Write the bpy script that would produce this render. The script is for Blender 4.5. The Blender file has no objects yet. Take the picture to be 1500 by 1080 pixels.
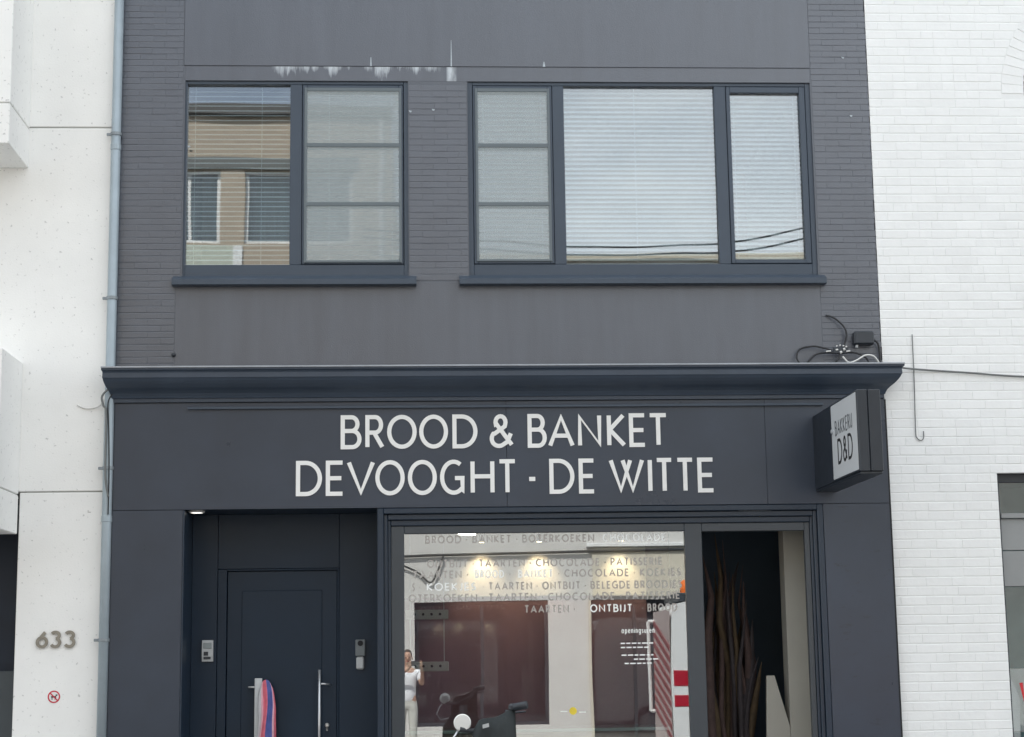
import bpy, math, random
from mathutils import Vector, Matrix, Quaternion
random.seed(7)
sc = bpy.context.scene
col = sc.collection

# ------------------------------------------------------------------ camera
cam_d = bpy.data.cameras.new('camera'); cam = bpy.data.objects.new('camera', cam_d); col.objects.link(cam)
cam_d.sensor_width = 36.0; cam_d.lens = 60.5; cam_d.clip_start = 0.05; cam_d.clip_end = 1500
R = Matrix(((0.99841929, 0.00532421, -0.0559515), (-0.05428148, -0.16681621, -0.9844927), (-0.01457526, 0.98597363, -0.16626351)))
cam.matrix_world = Matrix.Translation((0, -14.8, 1.6)) @ R.to_4x4()
sc.camera = cam

# ------------------------------------------------------------------ light
SUN = Vector((-0.35, 0.75, 0.98)).normalized()
SKYROT = 130
w = bpy.data.worlds.new('World'); sc.world = w; w.use_nodes = True
nt = w.node_tree; nt.nodes.clear()
out = nt.nodes.new('ShaderNodeOutputWorld'); bg = nt.nodes.new('ShaderNodeBackground')
sky = nt.nodes.new('ShaderNodeTexSky'); sky.sky_type = 'NISHITA'; sky.sun_disc = False
sky.sun_elevation = math.asin(SUN.z); sky.sun_rotation = math.atan2(SUN.x, SUN.y)
sky.air_density = 1.0; sky.dust_density = 1.6; sky.ozone_density = 1.0
tc = nt.nodes.new('ShaderNodeTexCoord'); mp = nt.nodes.new('ShaderNodeMapping'); mp.inputs['Scale'].default_value = (1, 1, 2.2); mp.inputs['Rotation'].default_value[2] = math.radians(SKYROT)
nz = nt.nodes.new('ShaderNodeTexNoise'); nz.inputs['Scale'].default_value = 1.7; nz.inputs['Detail'].default_value = 7; nz.inputs['Roughness'].default_value = .55
rp = nt.nodes.new('ShaderNodeValToRGB'); rp.color_ramp.elements[0].position = .36; rp.color_ramp.elements[0].color = (.22, .22, .22, 1); rp.color_ramp.elements[1].position = .64
mx = nt.nodes.new('ShaderNodeMix'); mx.data_type = 'RGBA'
mx.inputs['B'].default_value = (12.2, 12.7, 13.0, 1)
nt.links.new(tc.outputs['Generated'], mp.inputs['Vector']); nt.links.new(mp.outputs[0], nz.inputs['Vector'])
nt.links.new(nz.outputs['Fac'], rp.inputs[0]); nt.links.new(rp.outputs['Color'], mx.inputs['Factor'])
nt.links.new(sky.outputs[0], mx.inputs['A']); nt.links.new(mx.outputs['Result'], bg.inputs['Color'])
bg.inputs['Strength'].default_value = 0.09
nt.links.new(bg.outputs[0], out.inputs[0])
sd = bpy.data.lights.new('sun', 'SUN'); sd.energy = 3.6; sd.angle = math.radians(.6); sd.color = (1, .95, .87)
sun = bpy.data.objects.new('sun', sd); col.objects.link(sun); sun.rotation_euler = SUN.to_track_quat('Z', 'Y').to_euler(); sun.location = (0, 20, 30)
sc.view_settings.view_transform = 'Standard'; sc.view_settings.look = 'None'; sc.view_settings.gamma = 1
sc.view_settings.exposure = 1.0

# ------------------------------------------------------------------ materials
MATS = {}
def pm(name, c, rough=.6, var=.06, scale=6., bump=0., bscale=60., metal=0., spec=.5, rnd=0., pits=0., stretch=(1, 1, 1)):
    """paint / stone / metal with uneven tone, optional relief, per-object tone (rnd) and dark pits"""
    if name in MATS: return MATS[name]
    m = bpy.data.materials.new(name); m.use_nodes = True; t = m.node_tree; b = t.nodes['Principled BSDF']
    L = t.links.new; N = t.nodes.new
    g = N('ShaderNodeNewGeometry'); mapp = N('ShaderNodeMapping'); mapp.inputs['Scale'].default_value = stretch
    L(g.outputs['Position'], mapp.inputs['Vector'])
    n = N('ShaderNodeTexNoise'); n.inputs['Scale'].default_value = scale; n.inputs['Detail'].default_value = 6; n.inputs['Roughness'].default_value = .6
    L(mapp.outputs[0], n.inputs['Vector'])
    mr = N('ShaderNodeMapRange'); mr.inputs[1].default_value = .3; mr.inputs[2].default_value = .7
    mr.inputs[3].default_value = 1 - var; mr.inputs[4].default_value = 1 + var; L(n.outputs['Fac'], mr.inputs[0])
    val = mr.outputs[0]
    if rnd:
        oi = N('ShaderNodeObjectInfo'); r2 = N('ShaderNodeMapRange'); r2.inputs[3].default_value = 1 - rnd; r2.inputs[4].default_value = 1 + rnd
        L(oi.outputs['Random'], r2.inputs[0]); mm = N('ShaderNodeMath'); mm.operation = 'MULTIPLY'; L(val, mm.inputs[0]); L(r2.outputs[0], mm.inputs[1]); val = mm.outputs[0]
    if pits:
        v = N('ShaderNodeTexNoise'); v.inputs['Scale'].default_value = 30; v.inputs['Detail'].default_value = 3; L(g.outputs['Position'], v.inputs['Vector'])
        r3 = N('ShaderNodeMapRange'); r3.inputs[1].default_value = .645; r3.inputs[2].default_value = .71; r3.inputs[3].default_value = 1; r3.inputs[4].default_value = 1 - pits
        L(v.outputs['Fac'], r3.inputs[0]); mm = N('ShaderNodeMath'); mm.operation = 'MULTIPLY'; L(val, mm.inputs[0]); L(r3.outputs[0], mm.inputs[1]); val = mm.outputs[0]
    vm = N('ShaderNodeVectorMath'); vm.operation = 'SCALE'; vm.inputs[0].default_value = c[:3]; L(val, vm.inputs['Scale'])
    L(vm.outputs[0], b.inputs['Base Color'])
    rr = N('ShaderNodeMapRange'); rr.inputs[3].default_value = max(.02, rough - .08); rr.inputs[4].default_value = min(1, rough + .08); L(n.outputs['Fac'], rr.inputs[0]); L(rr.outputs[0], b.inputs['Roughness'])
    b.inputs['Metallic'].default_value = metal; b.inputs['Specular IOR Level'].default_value = spec
    if bump:
        n2 = N('ShaderNodeTexNoise'); n2.inputs['Scale'].default_value = bscale; n2.inputs['Detail'].default_value = 4; L(g.outputs['Position'], n2.inputs['Vector'])
        bp = N('ShaderNodeBump'); bp.inputs['Strength'].default_value = bump; bp.inputs['Distance'].default_value = .004; L(n2.outputs['Fac'], bp.inputs['Height']); L(bp.outputs[0], b.inputs['Normal'])
    MATS[name] = m; return m
def emit(name, c, s):
    m = bpy.data.materials.new(name); m.use_nodes = True; b = m.node_tree.nodes['Principled BSDF']
    b.inputs['Base Color'].default_value = (*c, 1); b.inputs['Emission Color'].default_value = (*c, 1); b.inputs['Emission Strength'].default_value = s
    MATS[name] = m; return m
def glass(name, refl, tint=(.92, .95, .95), wob=0.):
    """double glazing: mirror share + clear share"""
    m = bpy.data.materials.new(name); m.use_nodes = True; t = m.node_tree; t.nodes.clear(); N = t.nodes.new; L = t.links.new
    o = N('ShaderNodeOutputMaterial'); mix = N('ShaderNodeMixShader'); tr = N('ShaderNodeBsdfTransparent'); gl = N('ShaderNodeBsdfGlossy')
    tr.inputs[0].default_value = (*tint, 1); gl.inputs['Roughness'].default_value = .0; gl.inputs[0].default_value = (.96, .98, 1, 1)
    fr = N('ShaderNodeFresnel'); fr.inputs[0].default_value = 1.5; ad = N('ShaderNodeMath'); ad.operation = 'ADD'; ad.use_clamp = True; ad.inputs[1].default_value = refl - .04
    L(fr.outputs[0], ad.inputs[0]); L(ad.outputs[0], mix.inputs[0]); L(tr.outputs[0], mix.inputs[1]); L(gl.outputs[0], mix.inputs[2]); L(mix.outputs[0], o.inputs[0])
    if wob:
        g = N('ShaderNodeNewGeometry'); n = N('ShaderNodeTexNoise'); n.inputs['Scale'].default_value = .9; n.inputs['Detail'].default_value = 1; L(g.outputs['Position'], n.inputs['Vector'])
        bp = N('ShaderNodeBump'); bp.inputs['Strength'].default_value = 1; bp.inputs['Distance'].default_value = wob; L(n.outputs['Fac'], bp.inputs['Height']); L(bp.outputs[0], gl.inputs['Normal'])
    MATS[name] = m; return m
def mesh_screen(name, cover, c):
    m = bpy.data.materials.new(name); m.use_nodes = True; t = m.node_tree; t.nodes.clear(); N = t.nodes.new; L = t.links.new
    o = N('ShaderNodeOutputMaterial'); mix = N('ShaderNodeMixShader'); tr = N('ShaderNodeBsdfTransparent'); df = N('ShaderNodeBsdfDiffuse')
    df.inputs[0].default_value = (*c, 1); mix.inputs[0].default_value = cover
    L(tr.outputs[0], mix.inputs[1]); L(df.outputs[0], mix.inputs[2]); L(mix.outputs[0], o.inputs[0]); MATS[name] = m; return m

DB = pm('dark_painted_brick', (.073, .083, .105), .32, .07, 3, .4, 90, spec=1.0, rnd=.03)
DM = pm('dark_painted_mortar', (.065, .075, .095), .4, .08, 5, .3, 60, spec=.9)
DR = pm('dark_painted_render', (.070, .080, .102), .32, .13, 2.6, .3, 110, spec=1.0, stretch=(2, 1, .25))
DFRAME = pm('window_frame_grey', (.054, .072, .098), .38, .05, 4, spec=.4)
DSASH = pm('screen_frame_grey', (.12, .145, .16), .45, .04, 4)
PANEL = pm('facade_panel', (.034, .045, .066), .3, .12, 1.6, .08, 30)
SHOPF = pm('shopfront_frame', (.013, .026, .046), .32, .06, 4)
DOORM = pm('door_paint', (.011, .024, .044), .36, .07, 3, spec=.3)
BLACK = pm('black_gap', (.008, .009, .012), .7, .1, 5)
CORN = pm('cornice_paint', (.036, .052, .078), .34, .10, 3, .15, 50)
WB = pm('white_painted_brick', (.84, .85, .84), .6, .025, 4, .6, 24, rnd=.02)
WM = pm('white_painted_mortar', (.81, .82, .81), .65, .04, 5, .4, 40)
CONC = pm('white_concrete', (.86, .86, .84), .75, .035, 1.7, .3, 70, pits=.3)
JOINT = pm('concrete_joint', (.42, .42, .40), .8, .1, 5)
ZINC = pm('zinc_pipe', (.34, .40, .44), .45, .08, 5, metal=.25)
STEEL = pm('brushed_steel', (.6, .62, .64), .3, .05, 20, metal=.8)
WHITE = pm('white_sign_letter', (.82, .82, .80), .45, .03, 9)
GREYL = pm('light_grey_plastic', (.5, .52, .53), .4, .06, 20)
DKPL = pm('dark_plastic', (.03, .036, .045), .45, .1, 10)
SLAT = pm('blind_slat_white', (.66, .75, .80), .45, .03, 8)
GLU = glass('upper_glass', .165, wob=.0016)
GLS = glass('shop_glass', .20, wob=.0008)
GLO = glass('street_glass', .07)
SCREEN = mesh_screen('insect_mesh', .32, (.56, .62, .63))

# ------------------------------------------------------------------ mesh helpers
class MB:
    def __init__(s): s.v = []; s.f = []
    def box(s, x0, x1, y0, y1, z0, z1):
        b = len(s.v); s.v += [(x, y, z) for z in (z0, z1) for y in (y0, y1) for x in (x0, x1)]
        s.f += [tuple(b + i for i in q) for q in ((0, 2, 3, 1), (4, 5, 7, 6), (0, 1, 5, 4), (2, 6, 7, 3), (0, 4, 6, 2), (1, 3, 7, 5))]; return s
    def cbox(s, x0, x1, y0, y1, z0, z1, c=.004):
        """box with chamfered edges"""
        X = (x0, x1); Y = (y0, y1); Z = (z0, z1); idx = {}; ca, cb, cc = c if isinstance(c, tuple) else (c, c, c)
        for i in (0, 1):
            for j in (0, 1):
                for k in (0, 1):
                    sx, sy, sz = (1 - 2 * i), (1 - 2 * j), (1 - 2 * k)
                    for a, p in (('x', (X[i], Y[j] + sy * cb, Z[k] + sz * cc)), ('y', (X[i] + sx * ca, Y[j], Z[k] + sz * cc)), ('z', (X[i] + sx * ca, Y[j] + sy * cb, Z[k]))):
                        idx[i, j, k, a] = len(s.v); s.v.append(p)
        I = idx
        for i in (0, 1):
            q = [I[i, 0, 0, 'x'], I[i, 1, 0, 'x'], I[i, 1, 1, 'x'], I[i, 0, 1, 'x']]; s.f.append(tuple(q if i else q[::-1]))
            q = [I[0, i, 0, 'y'], I[0, i, 1, 'y'], I[1, i, 1, 'y'], I[1, i, 0, 'y']]; s.f.append(tuple(q if i else q[::-1]))
            q = [I[0, 0, i, 'z'], I[1, 0, i, 'z'], I[1, 1, i, 'z'], I[0, 1, i, 'z']]; s.f.append(tuple(q if i else q[::-1]))
        for i in (0, 1):
            for j in (0, 1):
                q = [I[i, j, 0, 'x'], I[i, j, 1, 'x'], I[i, j, 1, 'y'], I[i, j, 0, 'y']]; s.f.append(tuple(q if (i ^ j) else q[::-1]))
                q = [I[i, 0, j, 'x'], I[i, 1, j, 'x'], I[i, 1, j, 'z'], I[i, 0, j, 'z']]; s.f.append(tuple(q[::-1] if (i ^ j) else q))
                q = [I[0, i, j, 'y'], I[1, i, j, 'y'], I[1, i, j, 'z'], I[0, i, j, 'z']]; s.f.append(tuple(q if (i ^ j) else q[::-1]))
        for i in (0, 1):
            for j in (0, 1):
                for k in (0, 1):
                    q = [I[i, j, k, 'x'], I[i, j, k, 'y'], I[i, j, k, 'z']]; s.f.append(tuple(q if (i + j + k) % 2 == 1 else q[::-1]))
        return s
    def tube(s, pts, r, n=8, cap=True):
        pts = [Vector(p) for p in pts]; rs = r if isinstance(r, (list, tuple)) else [r] * len(pts); b = len(s.v); prev = None
        for i, p in enumerate(pts):
            d = (pts[min(i + 1, len(pts) - 1)] - pts[max(i - 1, 0)]).normalized()
            if prev is None: u = d.cross(Vector((0, 0, 1)) if abs(d.z) < .9 else Vector((1, 0, 0))).normalized()
            else: u = (prev - d * prev.dot(d)).normalized()
            prev = u; v = d.cross(u)
            for k in range(n):
                a = 2 * math.pi * k / n; s.v.append(tuple(p + (u * math.cos(a) + v * math.sin(a)) * rs[i]))
        for i in range(len(pts) - 1):
            for k in range(n):
                s.f.append((b + i * n + k, b + i * n + (k + 1) % n, b + (i + 1) * n + (k + 1) % n, b + (i + 1) * n + k))
        if cap:
            s.f.append(tuple(b + k for k in range(n))[::-1]); e = b + (len(pts) - 1) * n; s.f.append(tuple(e + k for k in range(n)))
        return s
    def lathe(s, prof, c, axis='z', n=24):
        """prof: (radius, along) pairs round an axis through c"""
        b = len(s.v); c = Vector(c)
        for (r, h) in prof:
            for k in range(n):
                a = 2 * math.pi * k / n; p, q = r * math.cos(a), r * math.sin(a)
                s.v.append(tuple(c + Vector({'z': (p, q, h), 'y': (p, h, q), 'x': (h, p, q)}[axis])))
        for i in range(len(prof) - 1):
            for k in range(n): s.f.append((b + i * n + k, b + i * n + (k + 1) % n, b + (i + 1) * n + (k + 1) % n, b + (i + 1) * n + k))
        s.f.append(tuple(b + k for k in range(n))); e = b + (len(prof) - 1) * n; s.f.append(tuple(e + k for k in range(n)))
        return s
    def prism_x(s, prof, x0, x1):
        """prof: closed (y,z) outline extruded along x"""
        b = len(s.v); n = len(prof); s.v += [(x0, y, z) for y, z in prof] + [(x1, y, z) for y, z in prof]
        for i in range(n): s.f.append((b + i, b + (i + 1) % n, b + n + (i + 1) % n, b + n + i))
        s.f.append(tuple(b + i for i in range(n))); s.f.append(tuple(b + n + i for i in range(n))[::-1]); return s
    def prism_y(s, prof, y0, y1):
        b = len(s.v); n = len(prof); s.v += [(x, y0, z) for x, z in prof] + [(x, y1, z) for x, z in prof]
        for i in range(n): s.f.append((b + i, b + (i + 1) % n, b + n + (i + 1) % n, b + n + i))
        s.f.append(tuple(b + i for i in range(n))[::-1]); s.f.append(tuple(b + n + i for i in range(n))); return s
    def stroke(s, pts, t, y, d, closed=False):
        """flat bar of width t along an (x,z) polyline, front at y-d"""
        P = []
        for p in pts:
            q = Vector((p[0], p[1]))
            if not P or (q - P[-1]).length > t * .02: P.append(q)
        n = len(P); b = len(s.v); ring = []
        for i in range(n):
            if closed: a = (P[i] - P[i - 1]).normalized(); c = (P[(i + 1) % n] - P[i]).normalized()
            else:
                a = (P[i] - P[i - 1]).normalized() if i else None; c = (P[i + 1] - P[i]).normalized() if i < n - 1 else None
                a = a or c; c = c or a
            na = Vector((-a.y, a.x)); nc = Vector((-c.y, c.x)); m = (na + nc); m = m.normalized() if m.length > 1e-6 else na
            k = min(1 / max(m.dot(na), .35), 2.2); o = m * (t / 2 * k); ring.append((P[i] + o, P[i] - o))
        for i, (l, r) in enumerate(ring): e = y - d - i * 2e-5; s.v += [(l.x, e, l.y), (r.x, e, r.y), (l.x, y, l.y), (r.x, y, r.y)]
        for i in range(n if closed else n - 1):
            p = b + 4 * i; q = b + 4 * ((i + 1) % n)
            s.f += [(p, p + 1, q + 1, q), (p, q, q + 2, p + 2), (p + 1, p + 3, q + 3, q + 1), (p + 2, q + 2, q + 3, p + 3)]
        if not closed:
            s.f += [(b, b + 2, b + 3, b + 1)]; e = b + 4 * (n - 1); s.f += [(e, e + 1, e + 3, e + 2)]
        return s

WL = {}
def obj(name, mb, mat, parent=None, smooth=False, origin=None):
    """link ONE mesh object; vertices are given in world metres"""
    vs = mb.v; n = len(vs)
    if origin is None:
        lo = [min(v[i] for v in vs) for i in range(3)]; hi = [max(v[i] for v in vs) for i in range(3)]
        origin = ((lo[0] + hi[0]) / 2, (lo[1] + hi[1]) / 2, lo[2])
    me = bpy.data.meshes.new(name); me.from_pydata([(v[0] - origin[0], v[1] - origin[1], v[2] - origin[2]) for v in vs], [], mb.f)
    mats = mat if isinstance(mat, (list, tuple)) else [mat]
    for q in mats: me.materials.append(q)
    if smooth:
        for p in me.polygons: p.use_smooth = True
    o = bpy.data.objects.new(name, me); col.objects.link(o); WL[o.name] = Vector(origin)
    o.location = Vector(origin) - (WL[parent.name] if parent else Vector())
    if parent: o.parent = parent
    return o
def thing(name, label, cat, loc, group=None):
    o = bpy.data.objects.new(name, None); o.empty_display_size = .2; col.objects.link(o); o.location = loc; WL[o.name] = Vector(loc)
    o['label'] = label; o['category'] = cat
    if group: o['group'] = group
    return o
def tag(o, label, cat, group=None):
    o['label'] = label; o['category'] = cat
    if group: o['group'] = group
    return o
def struct(o): o['kind'] = 'structure'; return o
def stuff(o): o['kind'] = 'stuff'; return o
def inst(name, me, parent, loc, scale=None, rot=None):
    o = bpy.data.objects.new(name, me); col.objects.link(o); WL[o.name] = Vector(loc)
    o.location = Vector(loc) - WL[parent.name]; o.parent = parent
    if scale: o.scale = scale
    if rot: o.rotation_euler = rot
    return o
B = lambda *a: MB().box(*a)
CB = lambda *a: MB().cbox(*a)
def shade_normals(me):
    pass

# ------------------------------------------------------------------ stroke alphabet (unit boxes)
def arc(cx, cy, rx, ry, a0, a1, n=14): return [(cx + rx * math.cos(math.radians(a0 + (a1 - a0) * i / n)), cy + ry * math.sin(math.radians(a0 + (a1 - a0) * i / n))) for i in range(n + 1)]
O_ = arc(.5, .5, .5, .5, 0, 360, 36)[:-1]
FONT = {
 'A': ([[(0, 0), (.5, 1), (1, 0)], [(.19, .33), (.81, .33)]], .86),
 'B': ([[(0, .54)] + arc(.52, .77, .36, .23, -90, 90) + [(0, 1), (0, 0)] + arc(.58, .27, .42, .27, -90, 90) + [(.3, .54)]], .66),
 'C': ([arc(.56, .5, .56, .5, 52, 308, 26)], .8),
 'D': ([[(0, 0), (0, 1), (.35, 1)] + arc(.35, .5, .65, .5, 90, -90, 22)], .84),
 'E': ([[(1, 1), (0, 1), (0, 0), (1, 0)], [(0, .5), (.92, .5)]], .56),
 'G': ([arc(.56, .5, .56, .5, 55, 312, 26) + [(.98, .1), (.98, .47), (.62, .47)]], .86),
 'H': ([[(0, 0), (0, 1)], [(1, 0), (1, 1)], [(0, .52), (1, .52)]], .78),
 'I': ([[(.5, 0), (.5, 1)]], .12),
 'J': ([[(1, 1), (1, .25)] + arc(.5, .25, .5, .25, 0, -150, 10)], .34),
 'K': ([[(0, 0), (0, 1)], [(.95, 1), (.05, .52), (1, 0)]], .68),
 'L': ([[(0, 1), (0, 0), (1, 0)]], .5),
 'M': ([[(0, 0), (.08, 1), (.5, .2), (.92, 1), (1, 0)]], .95),
 'N': ([[(0, 0), (0, 1), (1, 0), (1, 1)]], .8),
 'O': ([O_], .95),
 'P': ([[(0, 0), (0, 1)] + arc(.5, .73, .5, .27, 90, -90) + [(0, .46)]], .58),
 'R': ([[(0, 0), (0, 1)] + arc(.52, .74, .4, .26, 90, -90) + [(0, .48)], [(.45, .48), (1, 0)]], .62),
 'S': ([arc(.52, .75, .44, .25, 40, 250, 14) + arc(.5, .26, .5, .26, 85, -145, 14)], .52),
 'T': ([[(0, 1), (1, 1)], [(.5, 1), (.5, 0)]], .66),
 'U': ([[(0, 1), (0, .3)] + arc(.5, .3, .5, .3, 180, 360, 12) + [(1, 1)]], .74),
 'V': ([[(0, 1), (.5, 0), (1, 1)]], .86),
 'W': ([[(0, 1), (.31, 0), (.62, 1)], [(.38, 1), (.69, 0), (1, 1)]], 1.15),
 '&': ([[(1, .04), (.24, .74)] + arc(.45, .8, .25, .2, 200, -20, 12) + [(.66, .66), (.16, .42)] + arc(.36, .25, .36, .25, 140, 300, 12) + [(.78, .14), (.96, .42)]], .76),
 '-': ([[(0, .42), (1, .42)]], .32),
 '6': ([[(.82, 1), (.1, .46)], arc(.5, .32, .5, .32, 0, 360, 20)[:-1]], .7),
 '3': ([arc(.45, .77, .45, .23, 150, -80, 14), arc(.45, .28, .52, .28, 80, -150, 14)], .64),
 'o': ([arc(.5, .34, .5, .34, 0, 360, 16)[:-1]], .6), 'p': ([[(0, .68), (0, -.28)], arc(.5, .34, .5, .34, 0, 360, 16)[:-1]], .55),
 'e': ([[(.02, .36), (1, .36)] + arc(.5, .34, .5, .34, 10, 320, 14)], .55), 'n': ([[(0, 0), (0, .68)], [(0, .45)] + arc(.5, .42, .5, .26, 170, 0, 8) + [(1, 0)]], .5),
 'i': ([[(.5, 0), (.5, .66)], [(.5, .85), (.5, .95)]], .08), 'g': ([arc(.5, .34, .5, .34, 0, 360, 16)[:-1], [(1, .68), (1, -.1)] + arc(.5, -.08, .5, .2, 0, -150, 8)], .55),
 's': ([arc(.5, .5, .42, .17, 40, 240, 8) + arc(.5, .17, .5, .17, 80, -140, 8)], .42), 'u': ([[(0, .66), (0, .25)] + arc(.5, .25, .5, .25, 180, 350, 8), [(1, .66), (1, 0)]], .5),
 'r': ([[(0, 0), (0, .66)], [(0, .4)] + arc(.6, .4, .6, .27, 170, 80, 6)], .3),
}
CLOSED = {'D': (0,), 'O': (0,), '6': (1,), 'o': (0,), 'p': (1,), 'g': (0,)}
def glyph(mb, ch, x0, x1, z0, z1, t, y, d):
    for i, path in enumerate(FONT[ch][0]):
        pts = [(x0 + t / 2 + p[0] * (x1 - x0 - t), z0 + t / 2 + p[1] * (z1 - z0 - t)) for p in path]
        b = len(mb.v); mb.stroke(pts, t, y - i * .0004, d, closed=i in CLOSED.get(ch, ()))
        if ch.isupper(): mb.v[b:] = [(v[0], v[1], min(max(v[2], z0), z1)) for v in mb.v[b:]]
def word(mb, text, x, z, h, t, y, d, gap=.2, sx=1.):
    for ch in text:
        if ch == ' ': x += h * .38 * sx; continue
        wd = max(FONT[ch][1] * h * sx, t); glyph(mb, ch, x, x + wd, z, z + h, t, y, d); x += wd + gap * h * sx
    return x
def word_width(text, h, gap=.2, sx=1.): return sum(h * .38 * sx if c == ' ' else FONT[c][1] * h * sx + gap * h * sx for c in text)

# ================================================================== SETTING
ASPH = pm('asphalt', (.055, .055, .057), .9, .15, 8, .6, 120)
PAVE = pm('pavement_concrete', (.32, .31, .30), .85, .10, 6, .4, 60)
struct(obj('ground', MB().box(-400, 400, -400, 400, -.6, -.2), pm('earth', (.14, .14, .11), .95, .2, .5)))
struct(obj('road', B(-60, 60, -12.98, -4.02, -.19, -.12), ASPH))
struct(obj('pavement', B(-60, 60, -3.98, 9, -.19, 0), PAVE))
struct(obj('pavement', B(-60, 60, -30, -13.02, -.19, 0), PAVE))
KERB = pm('kerb_stone', (.38, .38, .37), .8, .1, 5, .3, 50)
struct(obj('kerb', CB(-60, 60, -4.1, -3.97, -.18, .004, .012), KERB)); struct(obj('kerb', CB(-60, 60, -13.03, -12.9, -.18, .004, .012), KERB))

# ================================================================== DARK HOUSE
XL, XR = -2.655, 4.118
house = thing('brick_house', 'dark grey painted brick house with black panelled bakery shopfront', 'house', (.73, 0, 0))
core = MB()
Y0, Y1 = .0024, .30
for a in ((XL, -2.03, 2.9, 9.4), (3.585, XR - .006, 2.9, 9.4), (-2.03, 3.585, 6.715, 9.4), (-2.03, 3.585, 2.9, 4.9), (-.055, .477, 4.9, 6.715)):
    core.box(a[0], a[1], Y0, Y1, a[2], a[3])
core.box(XL, -1.99, -.02, .3, 0, 2.9); core.box(3.53, XR - .02, -.02, .3, 0, 2.9)
obj('wall', core, DM, house)
side = MB(); side.box(XL, XL + .25, .3, 8.5, 0, 9.4).box(XR - .3, XR - .02, .3, 8.5, 0, 9.4).box(XL, XR - .02, 8.5, 8.8, 0, 9.4)
obj('rear_wall', side, DM, house)
roof = MB().prism_x([(-.25, 9.4), (-.25, 9.62), (4.2, 11.6), (8.9, 9.62), (8.9, 9.4)], XL, XR - .01)
rf = obj('roof', roof, pm('roof_tile_dark', (.07, .06, .058), .8, .15, 6, .6, 20), house)
obj('gutter', CB(XL + .02, XR - .04, -.42, -.252, 9.45, 9.6, .02), ZINC, rf)

# ---- bricks (shared meshes, children of the house)
def brick_mesh(name, L, H, D, c, mat, j=.0012):
    mb = MB().cbox(-L / 2, L / 2, 0, D, 0, H, c)
    mb.v = [(x + random.uniform(-j, j) * .5, y + random.uniform(-j, j) * .3, z + random.uniform(-j, j)) for x, y, z in mb.v]
    me = bpy.data.meshes.new(name); me.from_pydata(mb.v, [], mb.f); me.materials.append(mat)
    for p in me.polygons: p.use_smooth = False
    return me
def lay(house_, spans, L, H, jx, jz, D, c, mat, seen, header=0., limit=300, edge=None):
    """spans(z) -> list of (x0,x1); bricks in courses; the `limit` largest in view are objects, the rest one part"""
    metas = []; k = 0; z = 0.
    variants = [brick_mesh('brick', L, H, D, c, mat) for _ in range(6)]; hl = (L - jx) / 2
    hv = [brick_mesh('brick_header', hl, H, D, c, mat) for _ in range(4)]
    allb = []
    z = spans('z0'); top = spans('z1'); k = 0
    while z < top - H * .5:
        for (a, b) in spans(z + H / 2):
            x = a - random.choice((0, .25, .5, .75)) * L if header else a - ((k % 2) * .5 + random.choice((0, 0, .06))) * L
            while x < b - .012:
                ln = hl if (header and random.random() < header) else L
                x0 = max(x, a); x1 = min(x + ln, b)
                if b - x1 < .03: x1 = b
                if edge and abs(x1 - XR) < .01: x1 += random.uniform(-.004, .006)
                if x1 - x0 > .02: allb.append((x0, x1, z + random.uniform(-.0008, .0008), ln))
                x = max(x + ln, x1) + jx * random.choice((.15, .15, .6, 1))
        z += H + jz; k += 1
    vis = sorted((q for q in allb if seen(q)), key=lambda q: -(q[1] - q[0]))
    single = set(vis[:limit]); rest = MB()
    for q in allb:
        if q in single:
            base = random.choice(variants if q[3] == L else hv); sxx = (q[1] - q[0]) / q[3]
            inst('brick', base, house_, ((q[0] + q[1]) / 2, random.uniform(-.0009, .0009), q[2] + random.uniform(-.0012, .0012)), (sxx, 1, random.uniform(.97, 1.02)))
        else: rest.cbox(q[0], q[1], random.uniform(-.001, .001), D, q[2], q[2] + H, c)
    o = stuff(obj('brick_courses', rest, mat, house_)); return o
def dark_spans(z):
    if z == 'z0': return 4.105
    if z == 'z1': return 9.35
    s = [(XL, -2.062), (3.602, XR)] if z > 4.86 and z < 6.72 else [(XL, -2.088 if z < 4.9 else -2.05), (3.598, XR)]
    if 4.875 < z < 6.70: s = [(XL, -2.045), (-.045, .467), (3.602, XR)]
    return s
lay(house, dark_spans, .225, .0520, .002, .0040, .03, (.0006, .0015, .0030), DB, lambda q: 4.1 < q[2] < 7.5 and q[1] > -2.55, edge=True)

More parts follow.
